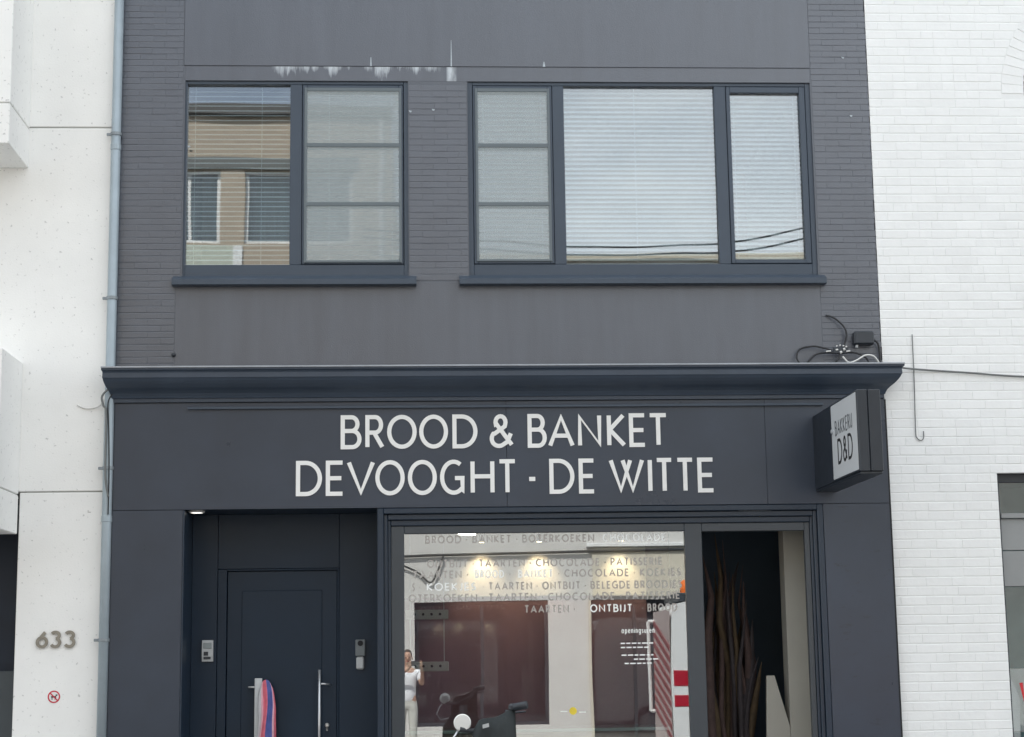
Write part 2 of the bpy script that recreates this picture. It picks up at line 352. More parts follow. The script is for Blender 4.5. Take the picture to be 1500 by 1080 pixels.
# ---- smooth rendered areas, lintel band with lime runs
def lintel_mat():
    m = DR.copy(); m.name = 'lintel_paint_with_lime_runs'; t = m.node_tree; N = t.nodes.new; L = t.links.new; b = t.nodes['Principled BSDF']
    src = b.inputs['Base Color'].links[0].from_socket
    g = N('ShaderNodeNewGeometry'); sp = N('ShaderNodeSeparateXYZ'); L(g.outputs['Position'], sp.inputs[0])
    mpn = N('ShaderNodeMapping'); mpn.inputs['Scale'].default_value = (5.5, 1, .9); L(g.outputs['Position'], mpn.inputs['Vector'])
    n = N('ShaderNodeTexNoise'); n.inputs['Scale'].default_value = 1.6; n.inputs['Detail'].default_value = 5; n.inputs['Roughness'].default_value = .65; L(mpn.outputs[0], n.inputs['Vector'])
    h = N('ShaderNodeMapRange'); h.inputs[1].default_value = 6.72; h.inputs[2].default_value = 6.845; h.inputs[3].default_value = -.17; h.inputs[4].default_value = .07; L(sp.outputs['Z'], h.inputs[0])
    a = N('ShaderNodeMath'); a.operation = 'ADD'; L(n.outputs['Fac'], a.inputs[0]); L(h.outputs[0], a.inputs[1])
    s = N('ShaderNodeMapRange'); s.inputs[1].default_value = .50; s.inputs[2].default_value = .66; L(a.outputs[0], s.inputs[0])
    x0 = N('ShaderNodeMapRange'); x0.inputs[1].default_value = -1.28; x0.inputs[2].default_value = -1.22; L(sp.outputs['X'], x0.inputs[0])
    x1 = N('ShaderNodeMapRange'); x1.inputs[1].default_value = .16; x1.inputs[2].default_value = .26; x1.inputs[3].default_value = 1; x1.inputs[4].default_value = 0; L(sp.outputs['X'], x1.inputs[0])
    m1 = N('ShaderNodeMath'); m1.operation = 'MULTIPLY'; L(s.outputs[0], m1.inputs[0]); L(x0.outputs[0], m1.inputs[1])
    m2 = N('ShaderNodeMath'); m2.operation = 'MULTIPLY'; L(m1.outputs[0], m2.inputs[0]); L(x1.outputs[0], m2.inputs[1])
    d = N('ShaderNodeMath'); d.operation = 'SUBTRACT'; d.inputs[1].default_value = .337; L(sp.outputs['X'], d.inputs[0]); ab = N('ShaderNodeMath'); ab.operation = 'ABSOLUTE'; L(d.outputs[0], ab.inputs[0])
    bl = N('ShaderNodeMapRange'); bl.inputs[1].default_value = .028; bl.inputs[2].default_value = .05; bl.inputs[3].default_value = 1; bl.inputs[4].default_value = 0; L(ab.outputs[0], bl.inputs[0])
    nb = N('ShaderNodeMapRange'); nb.inputs[1].default_value = .32; nb.inputs[2].default_value = .55; L(n.outputs['Fac'], nb.inputs[0])
    m3 = N('ShaderNodeMath'); m3.operation = 'MULTIPLY'; L(bl.outputs[0], m3.inputs[0]); L(nb.outputs[0], m3.inputs[1])
    mxx = N('ShaderNodeMath'); mxx.operation = 'MAXIMUM'; L(m2.outputs[0], mxx.inputs[0]); L(m3.outputs[0], mxx.inputs[1])
    k = N('ShaderNodeMath'); k.operation = 'MULTIPLY'; k.inputs[1].default_value = .9; L(mxx.outputs[0], k.inputs[0])
    mix = N('ShaderNodeMix'); mix.data_type = 'RGBA'; mix.inputs['B'].default_value = (.55, .60, .64, 1); L(k.outputs[0], mix.inputs['Factor']); L(src, mix.inputs['A']); L(mix.outputs['Result'], b.inputs['Base Color'])
    return m
obj('upper_panel', CB(-2.045, 3.594, -.006, .02, 6.852, 9.38, .003), DR, house)
obj('lintel', CB(-2.03, 3.588, .001, .03, 6.716, 6.850, .002), lintel_mat(), house)
obj('spandrel_panel', CB(-2.084, 3.594, .0015, .02, 4.10, 4.872, .002), DR, house)
# thin run of lime on the panel above the lintel
LIME = pm('lime_run', (.42, .47, .51), .7, .15, 30)
lm = MB()
for (x, z0, z1, wd) in ((-.385, 6.853, 6.935, .008), (.335, 6.853, 7.1, .006), (1.17, 6.853, 6.9, .012)):
    lm.prism_y([(x - wd, z0), (x + wd, z0), (x + wd * .3, z1), (x - wd * .3, z1)], -.0072, -.0055)
for (x, z) in ((.17, 6.445), (-.035, 6.43), (.40, 4.885), (-1.99, 6.1), (3.95, 6.4), (3.9, 6.95)):
    lm.prism_y([(x - .013, z + .012), (x - .006, z - .004), (x + .008, z - .006), (x + .014, z + .008)], -.004, .002)
stuff(obj('lime_runs', lm, LIME, house))
obj('anchor_bolt', MB().lathe([(.012, .0), (.02, -.008), (.014, -.026), (.006, -.03)], (-2.09, .0, 4.235), 'y', 10), DKPL, house)

# ---- upstairs windows
ROOMW = pm('room_wall', (.34, .32, .29), .9, .05, 2)
room = MB(); RX0, RX1, RY, RZ0, RZ1 = XL + .26, XR - .32, 4.2, 4.45, 7.1
room.box(RX0, RX1, RY, RY + .05, RZ0, RZ1).box(RX0, RX1, .31, RY, RZ0 - .05, RZ0).box(RX0, RX1, .31, RY, RZ1, RZ1 + .05).box(.12, .22, .31, RY, RZ0, RZ1)
obj('upstairs_room', room, ROOMW, house)
def frame4(x0, x1, z0, z1, l, r, b, t, y0, y1, c=.004):
    m = MB(); m.cbox(x0, x0 + l, y0, y1, z0, z1, c).cbox(x1 - r, x1, y0, y1, z0, z1, c)
    m.cbox(x0 + l, x1 - r, y0 + .0008, y1, z0, z0 + b, c).cbox(x0 + l, x1 - r, y0 + .0008, y1, z1 - t, z1, c); return m
def sill(par, x0, x1):
    m = MB().prism_x([(-.075, 4.835), (-.088, 4.84), (-.088, 4.885), (-.078, 4.893), (.02, 4.94), (.02, 4.835)], x0, x1)
    obj('sill', m, DFRAME, par)
# two-light window
w1 = obj('window', frame4(-2.04, -.05, 4.915, 6.716, .03, .045, .122, .03, .018, .10).cbox(-1.102, -.996, .0195, .10, 5.037, 6.686, .004), DFRAME, house)
sill(w1, -2.107, .012)
obj('pane', B(-2.012, -1.1, .060, .068, 5.03, 6.69), GLU, w1)
s1 = obj('sash', frame4(-.992, -.100, 5.041, 6.680, .042, .038, .024, .055, .012, .08), DFRAME, w1)
obj('pane', B(-.955, -.134, .052, .060, 5.06, 6.63), GLU, w1)
# three-light window
w2 = obj('window', frame4(.472, 3.592, 4.915, 6.716, .05, .052, .122, .033, .018, .10).cbox(1.238, 1.342, .0195, .10, 5.037, 6.683, .004).cbox(2.709, 2.814, .0195, .10, 5.037, 6.683, .004), DFRAME, house)
sill(w2, .388, 3.638)
obj('pane', B(1.338, 2.712, .060, .068, 5.03, 6.69), GLU, w2)
s2 = obj('sash', frame4(.525, 1.234, 5.041, 6.678, .038, .04, .036, .056, .012, .08), DFRAME, w2)
obj('pane', B(.558, 1.198, .052, .060, 5.07, 6.63), GLU, w2)
s3 = obj('sash', frame4(2.818, 3.536, 5.041, 6.678, .034, .052, .034, .056, .012, .08), DFRAME, w2)
obj('pane', B(2.848, 3.488, .052, .060, 5.07, 6.63), GLU, w2)
for par, x0, x1, z0, z1 in ((w1, -.975, -.114, 5.052, 6.652), (w2, .545, 1.214, 5.06, 6.652)):
    fs = obj('fly_screen', frame4(x0, x1, z0, z1, .022, .022, .02, .03, .0, .012, .002).cbox(x0 + .02, x1 - .02, .001, .0115, 6.105, 6.14, .002).cbox(x0 + .02, x1 - .02, .001, .0115, 5.565, 5.60, .002), DSASH, par)
    o = obj('insect_mesh', B(x0 + .02, x1 - .02, .0068, .0075, z0 + .02, z1 - .03), SCREEN, par)
for par, x in ((s1, -.55), (s2, .9)):
    pass
# venetian blinds
def slat_mesh(wd, tilt):
    n = 4; v = []; dd = .05; th = .0009
    for x in (-wd / 2, wd / 2):
        for side in (1, -1):
            for i in range(n + 1):
                u = (i / n - .5); yy = u * dd; zz = .0045 * (1 - 4 * u * u) + side * th / 2
                c, s = math.cos(tilt), math.sin(tilt); v.append((x, yy * c - zz * s, yy * s + zz * c))
    m = n + 1; f = []
    for i in range(n):
        f.append((i, i + 1, 2 * m + i + 1, 2 * m + i)); f.append((m + i, 3 * m + i, 3 * m + i + 1, m + i + 1))
    f.append((0, 2 * m, 3 * m, m)); f.append((n, m + n, 3 * m + n, 2 * m + n))
    me = bpy.data.meshes.new('blind_slat'); me.from_pydata(v, [], f); me.materials.append(SLAT); return me
def blind(x0, x1, z0, z1, tilt, label, cords):
    b = thing('venetian_blind', label, 'blind', ((x0 + x1) / 2, .15, z0), 'white venetian blinds behind the upstairs windows')
    obj('head_rail', CB(x0, x1, .125, .175, z1 - .012, z1 + .03, .004), SLAT, b)
    obj('bottom_rail', CB(x0, x1, .128, .172, z0 - .02, z0, .004), SLAT, b)
    me = slat_mesh(x1 - x0, math.radians(tilt)); z = z0 + .03; k = 0
    while z < z1 - .02:
        inst('slat', me, b, ((x0 + x1) / 2 + random.uniform(-.002, .002), .15, z + random.uniform(-.001, .001)), rot=(math.radians(random.uniform(-2.5, 2.5)), random.uniform(-.0012, .0012), 0)); z += .0443
    for cx in cords: obj('ladder_cord', MB().tube([(cx, .122, z0), (cx, .122, z1)], .0022, 5), SLAT, b)
    return b
blind(-2.03, -1.09, 4.99, 6.72, 27, 'open white venetian blind behind the unscreened fixed pane of the two-light window', (-1.36, -1.95))
blind(-.99, -.10, 4.99, 6.70, 26, 'white venetian blind behind the screened casement of the two-light window', (-.76, -.2))
blind(.53, 1.23, 5.0, 6.70, 41, 'white venetian blind behind the screened narrow light of the three-light window', (.62, 1.14))
blind(1.33, 2.72, 4.99, 6.72, 41, 'closed white venetian blind behind the wide middle pane of the three-light window', (1.99,))
blind(2.81, 3.54, 5.0, 6.70, 41, 'white venetian blind behind the unscreened narrow light of the three-light window', (2.9, 3.45))

# ---- cornice with mitred returns
prof = [(.0, 4.098), (.262, 4.082), (.268, 4.076), (.266, 4.062), (.25, 4.052), (.244, 4.040), (.246, 3.998), (.238, 3.990), (.228, 3.972), (.208, 3.950), (.175, 3.922), (.14, 3.900), (.115, 3.88), (.10, 3.858), (.094, 3.842), (.082, 3.838), (.080, 3.808), (.055, 3.806), (.0, 3.806)]
cm = MB()
def cx(p): return (-2.585 - .36 * max(p - .06, -.06), 4.082 + .78 * max(p - .06, -.06))
for (p, z) in prof:
    a, b = cx(p); cm.v += [(a, -.003, z), (a, -p if p else -.003, z), (b, -p if p else -.003, z), (b, -.003, z)]
for i in range(len(prof) - 1):
    for k in range(3): q = 4 * i + k; cm.f.append((q, q + 4, q + 5, q + 1))
cn = obj('cornice', cm, CORN, house)
obj('flashing', CB(-2.662, 4.246, -.277, -.255, 4.077, 4.091, .003), pm('zinc_flashing', (.36, .39, .43), .3, .15, 6, metal=.3), cn)  # added pale strip: sky highlight along the cornice lip, put into the colour

# ---- fascia and piers of dark panels
FY = -.06
obj('panel_backing', MB().box(-2.57, 4.098, -.052, -.004, 2.89, 3.806).box(-2.57, -1.99, -.052, -.021, 0, 2.888).box(3.53, 4.098, -.052, -.021, 0, 2.888), BLACK, house)
for a, b in ((-2.572, .7785), (.7815, 3.0385), (3.0415, 4.103)): obj('fascia_panel', CB(a, b, FY, -.053, 2.888, 3.803, .0015), PANEL, house)
obj('pier_panel', CB(-2.572, -1.98, FY, -.053, .0, 2.884, .0015), PANEL, house)
# scuffed right pier
def scuff_mat():
    m = PANEL.copy(); m.name = 'scuffed_panel'; t = m.node_tree; N = t.nodes.new; L = t.links.new; b = t.nodes['Principled BSDF']; src = b.inputs['Base Color'].links[0].from_socket
    g = N('ShaderNodeNewGeometry'); mpn = N('ShaderNodeMapping'); mpn.inputs['Scale'].default_value = (3, 1, 9); L(g.outputs['Position'], mpn.inputs['Vector'])
    n = N('ShaderNodeTexNoise'); n.inputs['Scale'].default_value = 1.5; n.inputs['Detail'].default_value = 6; n.inputs['Roughness'].default_value = .7; L(mpn.outputs[0], n.inputs['Vector'])
    s = N('ShaderNodeMapRange'); s.inputs[1].default_value = .60; s.inputs[2].default_value = .72; s.inputs[3].default_value = 0; s.inputs[4].default_value = .8; L(n.outputs['Fac'], s.inputs[0])
    mix = N('ShaderNodeMix'); mix.data_type = 'RGBA'; mix.inputs['B'].default_value = (.018, .019, .024, 1); L(s.outputs[0], mix.inputs['Factor']); L(src, mix.inputs['A']); L(mix.outputs['Result'], b.inputs['Base Color']); return m
obj('pier_panel', CB(3.522, 4.103, FY, -.053, .0, 2.884, .0015), scuff_mat(), house)
obj('light_rail', CB(-1.955, 3.557, -.088, FY - .0005, 3.745, 3.767, .003), DFRAME, house)
obj('edge_trim', CB(4.1035, 4.122, -.05, .0, 0, 3.80, .002), BLACK, house)  # black strip painted in for the shade of the gap beside the white wall
obj('reveal_trim', CB(-1.9795, -1.965, FY + .004, .5, 0, 2.886, .002), SHOPF, house)

# ---- door recess
obj('soffit', B(-1.965, -.335, -.052, .5, 2.889, 2.91), SHOPF, house)
obj('recess_panel', CB(-1.9645, -1.742, .5, .53, 0, 2.888, .002), DOORM, house)
obj('transom_panel', CB(-1.739, -.682, .5, .53, 2.412, 2.888, .002), DOORM, house)
obj('recess_panel', CB(-.679, -.331, .498, .53, 0, 2.888, .002), DOORM, house)
door = obj('door', CB(-1.655, -.70, .52, .57, .01, 2.39, .003), DOORM, house)
obj('door_frame', MB().cbox(-1.738, -1.66, .494, .53, 0, 2.409, .003).cbox(-.697, -.681, .494, .53, 0, 2.409, .003).cbox(-1.66, -.697, .495, .53, 2.394, 2.409, .003), DOORM, house)
obj('raised_panel', CB(-1.53, -.83, .512, .521, .2, 2.22, .004), DOORM, door)
obj('pull_bar', MB().tube([(-.846, .44, .55), (-.846, .44, 1.53)], .014, 10).tube([(-.846, .44, 1.41), (-.77, .46, 1.405), (-.76, .512, 1.4)], .009, 8).tube([(-.846, .44, .68), (-.77, .46, .68), (-.76, .512, .68)], .009, 8), STEEL, door, True)
obj('pull_bar', MB().cbox(-1.405, -1.34, .428, .445, .52, 1.465, .004).tube([(-1.46, .512, 1.39), (-1.455, .46, 1.39), (-1.40, .44, 1.39)], .008, 8).tube([(-1.46, .512, .66), (-1.455, .46, .66), (-1.40, .44, .66)], .008, 8), GREYL, door, True)
lk = obj('lock_plate', MB().lathe([(.018, .0), (.02, -.006), (.014, -.012)], (-.783, .511, 1.055), 'y', 14).cbox(-.792, -.774, .500, .511, 1.005, 1.05, .004), STEEL, door)
obj('keyhole', CB(-.787, -.779, .4965, .5005, 1.018, 1.045, .001), BLACK, lk)
# intercom, keypad, downlight
ic = thing('intercom', 'silver video intercom with curved cover beside the dark door', 'intercom', (-1.818, .5, 1.61))
obj('cover', MB().prism_x([(.4995, 1.612), (.478, 1.615), (.470, 1.66), (.468, 1.70), (.470, 1.75), (.478, 1.795), (.4995, 1.798)], -1.866, -1.770), GREYL, ic)
obj('screen', CB(-1.855, -1.782, .464, .469, 1.725, 1.775, .002), pm('intercom_screen', (.25, .29, .30), .2), ic)
obj('call_button', CB(-1.85, -1.812, .4645, .470, 1.665, 1.698, .002), DKPL, ic); obj('call_button', CB(-1.85, -1.79, .4645, .471, 1.635, 1.655, .002), DKPL, ic)
kp = thing('keypad', 'narrow grey key safe with pale lower flap between door and shop window', 'keypad', (-.495, .498, 1.525))
obj('upper_body', CB(-.538, -.45, .455, .4975, 1.64, 1.785, .008), pm('keypad_grey', (.16, .18, .19), .4), kp)
obj('lens', MB().lathe([(.024, 0), (.024, -.004)], (-.494, .455, 1.752), 'y', 16), BLACK, kp)
obj('lower_flap', CB(-.53, -.462, .462, .4975, 1.527, 1.638, .012), GREYL, kp)
dl = thing('downlight', 'round white recessed downlight in the doorway soffit', 'light', (-1.90, .12, 2.886))
obj('trim_ring', MB().lathe([(.07, .003), (.07, -.008), (.055, -.012), (.05, .003)], (-1.885, .12, 2.886), 'z', 24), WHITE, dl)
obj('lamp_face', MB().lathe([(.05, 0), (.05, -.009)], (-1.885, .12, 2.886), 'z', 20), emit('downlight_glow', (1, .97, .92), 1.3), dl)
# scarf slung over the flat pull bar
def scarf():
    m = MB(); cols = []; n = 26; K = 13
    for i in range(n + 1):
        t = i / n; z = 1.452 - t * .86; half = .035 + .05 * min(1, t * 4) ** .6 - .01 * t; cxx = -1.305 + .012 * math.sin(t * 5)
        for k in range(K):
            u = k / (K - 1) * 2 - 1
            fold = .018 * math.cos(u * 7.5 + t * 2.2) * min(1, t * 6) + .022 * (1 - u * u)
            m.v.append((cxx + u * half + .008 * math.sin(9 * t + u * 2), .415 - fold, z - .05 * abs(u) ** 2 * (1 - t) * .9))
    for i in range(n):
        for k in range(K - 1):
            q = i * K + k; m.f.append((q, q + 1, q + K + 1, q + K)); cols.append(k)
    b = len(m.v); m.v += [(x, .426, z) for x, y, z in m.v]      # back layer
    for i in range(n):
        for k in range(K - 1): q = b + i * K + k; m.f.append((q, q + K, q + K + 1, q + 1)); cols.append(k)
    for i in range(n):
        for k in (0, K - 1): q = i * K + k; m.f.append((q, q + K, b + q + K, b + q)); cols.append(min(k, K - 2))
    PK = pm('scarf_pink', (.72, .16, .22), .85, .15, 14, .3, 200); PP = pm('scarf_pale_pink', (.75, .42, .50), .85, .1, 14, .3, 200); BL = pm('scarf_blue', (.10, .13, .36), .85, .2, 14, .3, 200); GR = pm('scarf_grey', (.5, .5, .52), .85, .1, 14)
    o = obj('scarf', m, [PK, PP, BL, GR], None, True)
    lut = [3, 3, 1, 0, 0, 0, 2, 2, 2, 2, 1, 0]
    for p, k in zip(o.data.polygons, cols): p.material_index = lut[min(k, 11)]
    return tag(o, 'pink and blue striped cloth slung over a pull bar of the dark door', 'scarf')
scarf()

# ---- shop window and shop doorway: stepped surround
steps = ((-.332, 3.521, 2.886, -.058, .052, .05), (-.280, 3.469, 2.834, -.028, .034, .048), (-.246, 3.438, 2.786, -.002, .026, .05))
for (a, b, t, y, wd, hd) in steps:
    obj('frame_step', MB().cbox(a, a + wd, y, y + .16, 0, t, .006).cbox(b - wd, b, y, y + .16, 0, t, .006).cbox(a + wd, b - wd, y + .001, y + .16, t - hd, t, .006), SHOPF, house)
obj('recess_side', B(-.334, -.326, -.05, .5, 0, 2.886), SHOPF, house)
shopw = obj('shop_window', MB().cbox(-.219, -.105, .012, .08, 0, 2.735, .005).cbox(2.315, 2.465, .012, .08, 0, 2.735, .005).cbox(-.105, 2.315, .013, .08, 2.668, 2.735, .005).cbox(2.465, 3.365, .013, .08, 2.662, 2.735, .005).cbox(3.365, 3.41, .012, .08, 0, 2.735, .005).cbox(-.105, 2.315, .013, .08, .0, .32, .005), pm('shop_sash', (.045, .054, .064), .36, .05, 4), house)
obj('pane', B(-.106, 2.316, .040, .048, .3, 2.672), GLS, shopw)
obj('door_closer', CB(2.78, 3.08, -.03, .0, 2.835, 2.865, .006), GREYL, house)

# ---- white letters of the fascia
sign = thing('shop_lettering', 'two rows of white capital letters on the dark fascia', 'sign', (.77, FY, 2.99))
K = 1 / 170.9 * 0.9905
r1 = (('B', 218, 285), ('R', 297, 358), ('O', 367, 462), ('O', 470, 563), ('D', 577, 658), ('&', 697, 775), ('B', 820, 882), ('A', 886, 972), ('N', 983, 1060), ('K', 1078, 1140), ('E', 1150, 1207), ('T', 1212, 1278))
r2 = (('D', 75, 158), ('E', 170, 230), ('V', 237, 327), ('O', 328, 422), ('O', 432, 525), ('G', 535, 615), ('H', 633, 710), ('T', 720, 783), ('-', 815, 848), ('D', 887, 968), ('E', 982, 1037), ('W', 1080, 1195), ('I', 1205, 1222), ('T', 1230, 1290), ('T', 1297, 1358), ('E', 1368, 1425))
for row, za, zb, xa, xb, ca, cb in ((r1, 3.393, 3.688, -.646, 2.189, 218, 1278), (r2, 2.993, 3.296, -1.026, 2.585, 75, 1425)):
    sc_ = (xb - xa) / (cb - ca)
    for ch, a, b in row:
        m = MB(); glyph(m, ch, xa + (a - ca) * sc_, xa + (b - ca) * sc_, za, zb, .036, FY - .0012, .007); obj('letter', m, WHITE, sign)

# ---- vinyl words on the shop glass
TAU = pm('taupe_vinyl', (.40, .375, .35), .6, .05, 8); VWH = pm('white_vinyl', (.86, .88, .86), .6, .03, 8)
vt = thing('window_lettering', 'taupe and white bakery words stuck on the shop glass', 'lettering', (1.1, .04, 1.96))
rows = [(2.585, -.0, [('BROOD - BANKET - BOTERKOEKEN', 0, .075, 1.545), ('CHOCOLADE', 1, 1.605, 2.165)]),
        (2.378, 0, [('ONTBIJT - TAARTEN - CHOCOLADE - PATISSERIE', 0, .09, 2.12)]),
        (2.285, 0, [('TAARTEN -', 0, -.035, .46), ('BROOD', 1, .50, .76), ('-', 0, .79, .82), ('BANKET', 1, .87, 1.18), ('- CHOCOLADE - KOEKJES', 0, 1.21, 2.29)]),
        (2.181, 0, [('S -', 0, -.04, .04), ('KOEKJES', 1, .085, .52), ('- TAARTEN - ONTBIJT - BELEGDE BROODJES', 0, .56, 2.29)]),
        (2.086, 0, [('OTERKOEKEN - TAARTEN - CHOCOLADE - PATISSERIE', 0, -.07, 2.27)]),
        (1.982, 0, [('TAARTEN -', 0, .92, 1.37), ('ONTBIJT', 1, 1.483, 1.857), ('- BROOD', 0, 1.93, 2.25)])]
for z, _, ws in rows:
    for txt, wh, xa, xb in ws:
        h = .068; sx = 1.; tot = word_width(txt, h, .2, 1.); sx = (xb - xa) / tot; 
        x = xa
        for c_ in txt:
            if c_ == ' ': x += h * .38 * sx; continue
            wd = max(FONT[c_][1] * h * sx, .0115); m = MB(); glyph(m, c_, x, x + wd, z, z + h, .0115, .0394, .0006); x += wd + .2 * h * sx; obj('letter', m, VWH if wh else TAU, vt)
m = MB(); word(m, 'openingsuren', 1.75, 1.80, .05, .006, .0394, .0006, .2, .72)
stuff(obj('small_word', m, VWH, vt))
m = MB()
for i, (z, a, b) in enumerate(((1.71, 1.74, 2.02), (1.675, 1.74, 2.0), (1.61, 1.745, 2.05), (1.575, 1.85, 2.06), (1.54, 1.77, 2.04))):
    x = a
    while x < b - .03: l = random.uniform(.02, .05); m.box(x, min(x + l, b), .0388, .0394, z, z + .011); x += l + .012
stuff(obj('small_print', m, VWH, vt))
st = thing('sticker', 'small yellow emblem sticker low on the shop glass', 'sticker', (1.315, .04, 1.12))
obj('disc', MB().lathe([(.032, .0394), (.032, .0388)], (1.32, 0, 1.155), 'y', 20), pm('sticker_yellow', (.75, .58, .05), .5), st)
obj('bar', B(1.21, 1.27, .0388, .0394, 1.148, 1.156), VWH, st); obj('bar', B(1.37, 1.43, .0388, .0394, 1.140, 1.148), VWH, st)

# ---- shop interior
PLUM = pm('plum_wall', (.36, .22, .27), .7, .08, 2); FLOOR = pm('shop_floor', (.18, .15, .13), .5, .1, 3); CEIL = pm('shop_ceiling', (.55, .53, .50), .8, .03, 2); CREAM = pm('cream_wall', (.36, .35, .31), .7, .05, 2)
obj('shop_floor', B(-.32, 3.8, .13, 5.2, .0, .02), FLOOR, house)
obj('shop_ceiling', B(-.32, 3.8, .13, 5.2, 2.95, 3.0), CEIL, house)
obj('shop_back_wall', MB().box(-.32, 3.8, 5.2, 5.25, 0, 3.0).box(-.34, -.32, .6, 5.2, 0, 3), PLUM, house)
obj('shop_side_wall', B(3.46, 3.5, .1, .42, 0, 2.95), CREAM, house)
obj('cream_return', B(3.262, 3.46, .42, .62, 0, 2.95), CREAM, house)
obj('dark_partition', B(2.43, 3.8, 1.75, 1.80, 0, 2.95), pm('dark_partition', (.05, .075, .105), .8, .1, 3), house)
cnt = thing('display_counter', 'pale bakery counter with glass top behind the shop window', 'counter', (1.1, .9, 0.02))
obj('counter_body', CB(-.1, 2.2, .6, 1.15, .021, .96, .01), pm('counter_wood', (.35, .30, .25), .6, .15, 5), cnt); obj('glass_top', CB(-.12, 2.22, .55, 1.2, .962, .99, .004), pm('counter_glass_edge', (.35, .45, .42), .15), cnt)
def shelf(z, label):
    s = thing('hanging_shelf', label, 'shelf', (.1, .7, z))
    m = MB().cbox(-.1, .28, .66, .69, z, z + .085, .006); o = obj('rail', m, pm('shelf_cream', (.62, .58, .52), .6, .04, 4), s)
    for i in range(4): obj('hole', MB().lathe([(.012, .0), (.012, -.003)], (-.02 + i * .075, .66, z + .045), 'y', 10), BLACK, s)
    for x in (-.06, .24): obj('hanger', MB().tube([(x, .675, z + .08), (x, .675, 2.955)], .004, 5), STEEL, s)
shelf(1.955, 'upper cream perforated rail hanging behind the shop glass'); shelf(1.50, 'lower cream perforated rail hanging behind the shop glass')
WARM = emit('warm_bulb', (1, .80, .48), 9)
TUBE = emit('led_tube', (1, .93, .8), 6)
obj('plum_partition', B(-.31, 2.42, 3.42, 3.48, .02, 2.244), PLUM, house); obj('bulkhead', CB(-.31, 2.42, 3.4, 3.5, 2.245, 2.949, .004), CEIL, house)
for i, (x, y, lab) in enumerate(((.68, 3.2, 'small black ceiling spot with warm beam, the one by the hanging rails'), (1.28, 3.2, 'small black ceiling spot with warm beam in the middle of the shop'), (2.14, 3.2, 'small black ceiling spot with warm beam nearest the shop doorway'))):
    t = thing('ceiling_spot', lab, 'lamp', (x, y, 2.8), 'ceiling spots in the shop')
    obj('can', MB().lathe([(.03, .149), (.03, .03), (.042, .0), (.036, .0), (.028, .03)], (x, y, 2.8), 'z', 14), BLACK, t)
    obj('lens', MB().lathe([(.027, .0), (.027, -.012)], (x, y, 2.812), 'z', 12), WARM, t)
    ld = bpy.data.lights.new('spot_light', 'SPOT'); ld.energy = 13; ld.color = (1, .74, .42); ld.spot_size = math.radians(80); ld.spot_blend = .9; ld.shadow_soft_size = .03
    lo = bpy.data.objects.new('spot_light', ld); col.objects.link(lo); lo.parent = t; lo.location = (0, 0, -.02); lo.rotation_euler = (math.radians(24), 0, 0)
for (x, y, lab) in ((.45, 1.4, 'short led tube lamp on the shop ceiling by the hanging rails'), (.75, 1.9, 'short led tube lamp on the shop ceiling near the bulbs'), (.50, 2.4, 'short led tube lamp deepest under the shop ceiling')):
    t = thing('tube_lamp', lab, 'lamp', (x, y, 2.85), 'tube lamps under the shop ceiling'); o = obj('tube', MB().tube([(x - .08, y, 2.84), (x + .08, y - .1, 2.82)], .014, 8), TUBE, t); obj('bracket', B(x - .01, x + .01, y - .06, y - .04, 2.845, 2.95), BLACK, t)
# dried stalks hanging inside the open doorway, and a leaning board
shf = thing('dried_sheaf', 'tall bundle of brown dried stalks inside the open shop doorway', 'plant', (2.9, 1.0, .02))
ST = [pm('dried_stalk', (.075, .048, .044), .85, .25, 12), pm('dried_stalk_gold', (.080, .055, .03), .85, .25, 12), pm('dried_stalk_grey', (.045, .038, .042), .85, .25, 12)]
for i in range(46):
    x = random.uniform(2.50, 3.06); y = random.uniform(.8, 1.3); top = random.uniform(1.7, 2.75) - abs(x - 2.8) * .7; p0 = Vector((2.78 + (x - 2.78) * .55, y, .3)); r0 = random.uniform(.014, .036)
    pts = []; rs = []
    for k in range(7):
        u = k / 6; pts.append(p0.lerp(Vector((x + random.uniform(-.05, .05), y, top)), u) + Vector((.03 * math.sin(u * 6 + i), .02 * math.cos(u * 5 + i), 0))); rs.append(r0 * (.5 + 1.2 * math.sin(math.pi * min(u * .9 + .1, 1)) ** 1.3) * (1 - .7 * (u > .95)))
    obj('stalk', MB().tube(pts, rs, 6), ST[i % 3], shf, True)
obj('pot', MB().lathe([(.16, .0), (.2, .3), (.21, .32), (.19, .32), (.17, .26)], (2.79, 1.05, .022), 'z', 20), pm('pot_dark', (.05, .05, .055), .6), shf)
lb = obj('leaning_board', MB().prism_y([(3.02, .022), (3.26, .022), (3.26, .98), (3.14, 1.42), (3.07, 1.42)], .44, .47), CREAM); tag(lb, 'cream board with slanted edge leaning inside the shop doorway', 'board')

# ================================================================== DRAIN PIPE, CABLES, JUNCTION BOX
pipe = thing('drain_pipe', 'grey zinc drain pipe running down beside the concrete wall', 'pipe', (-2.617, -.065, 0))
obj('shaft', MB().tube([(-2.617, -.06, .0), (-2.617, -.06, 2.79), (-2.617, -.06, 9.45)], .0415, 16), ZINC, pipe, True)
for z in (2.79, 6.05, 7.9): obj('collar', MB().lathe([(.0425, 0), (.0455, .004), (.0455, .05), (.0425, .054)], (-2.617, -.06, z), 'z', 16), ZINC, pipe)
for z in (7.7, 6.196, 4.725, 3.248, 1.803): obj('bracket', MB().lathe([(.043, 0), (.049, .002), (.049, .028), (.043, .03)], (-2.617, -.06, z - .015), 'z', 16).cbox(-2.70, -2.655, -.062, -.045, z - .012, z + .012, .003), pm('bracket_zinc', (.25, .28, .30), .5, .1, 8, metal=.3), pipe)
CAB = pm('black_cable', (.02, .021, .024), .6, .1, 20); GCB = pm('grey_cable', (.16, .17, .17), .6, .1, 20); WCB = pm('white_cable', (.7, .7, .68), .5)
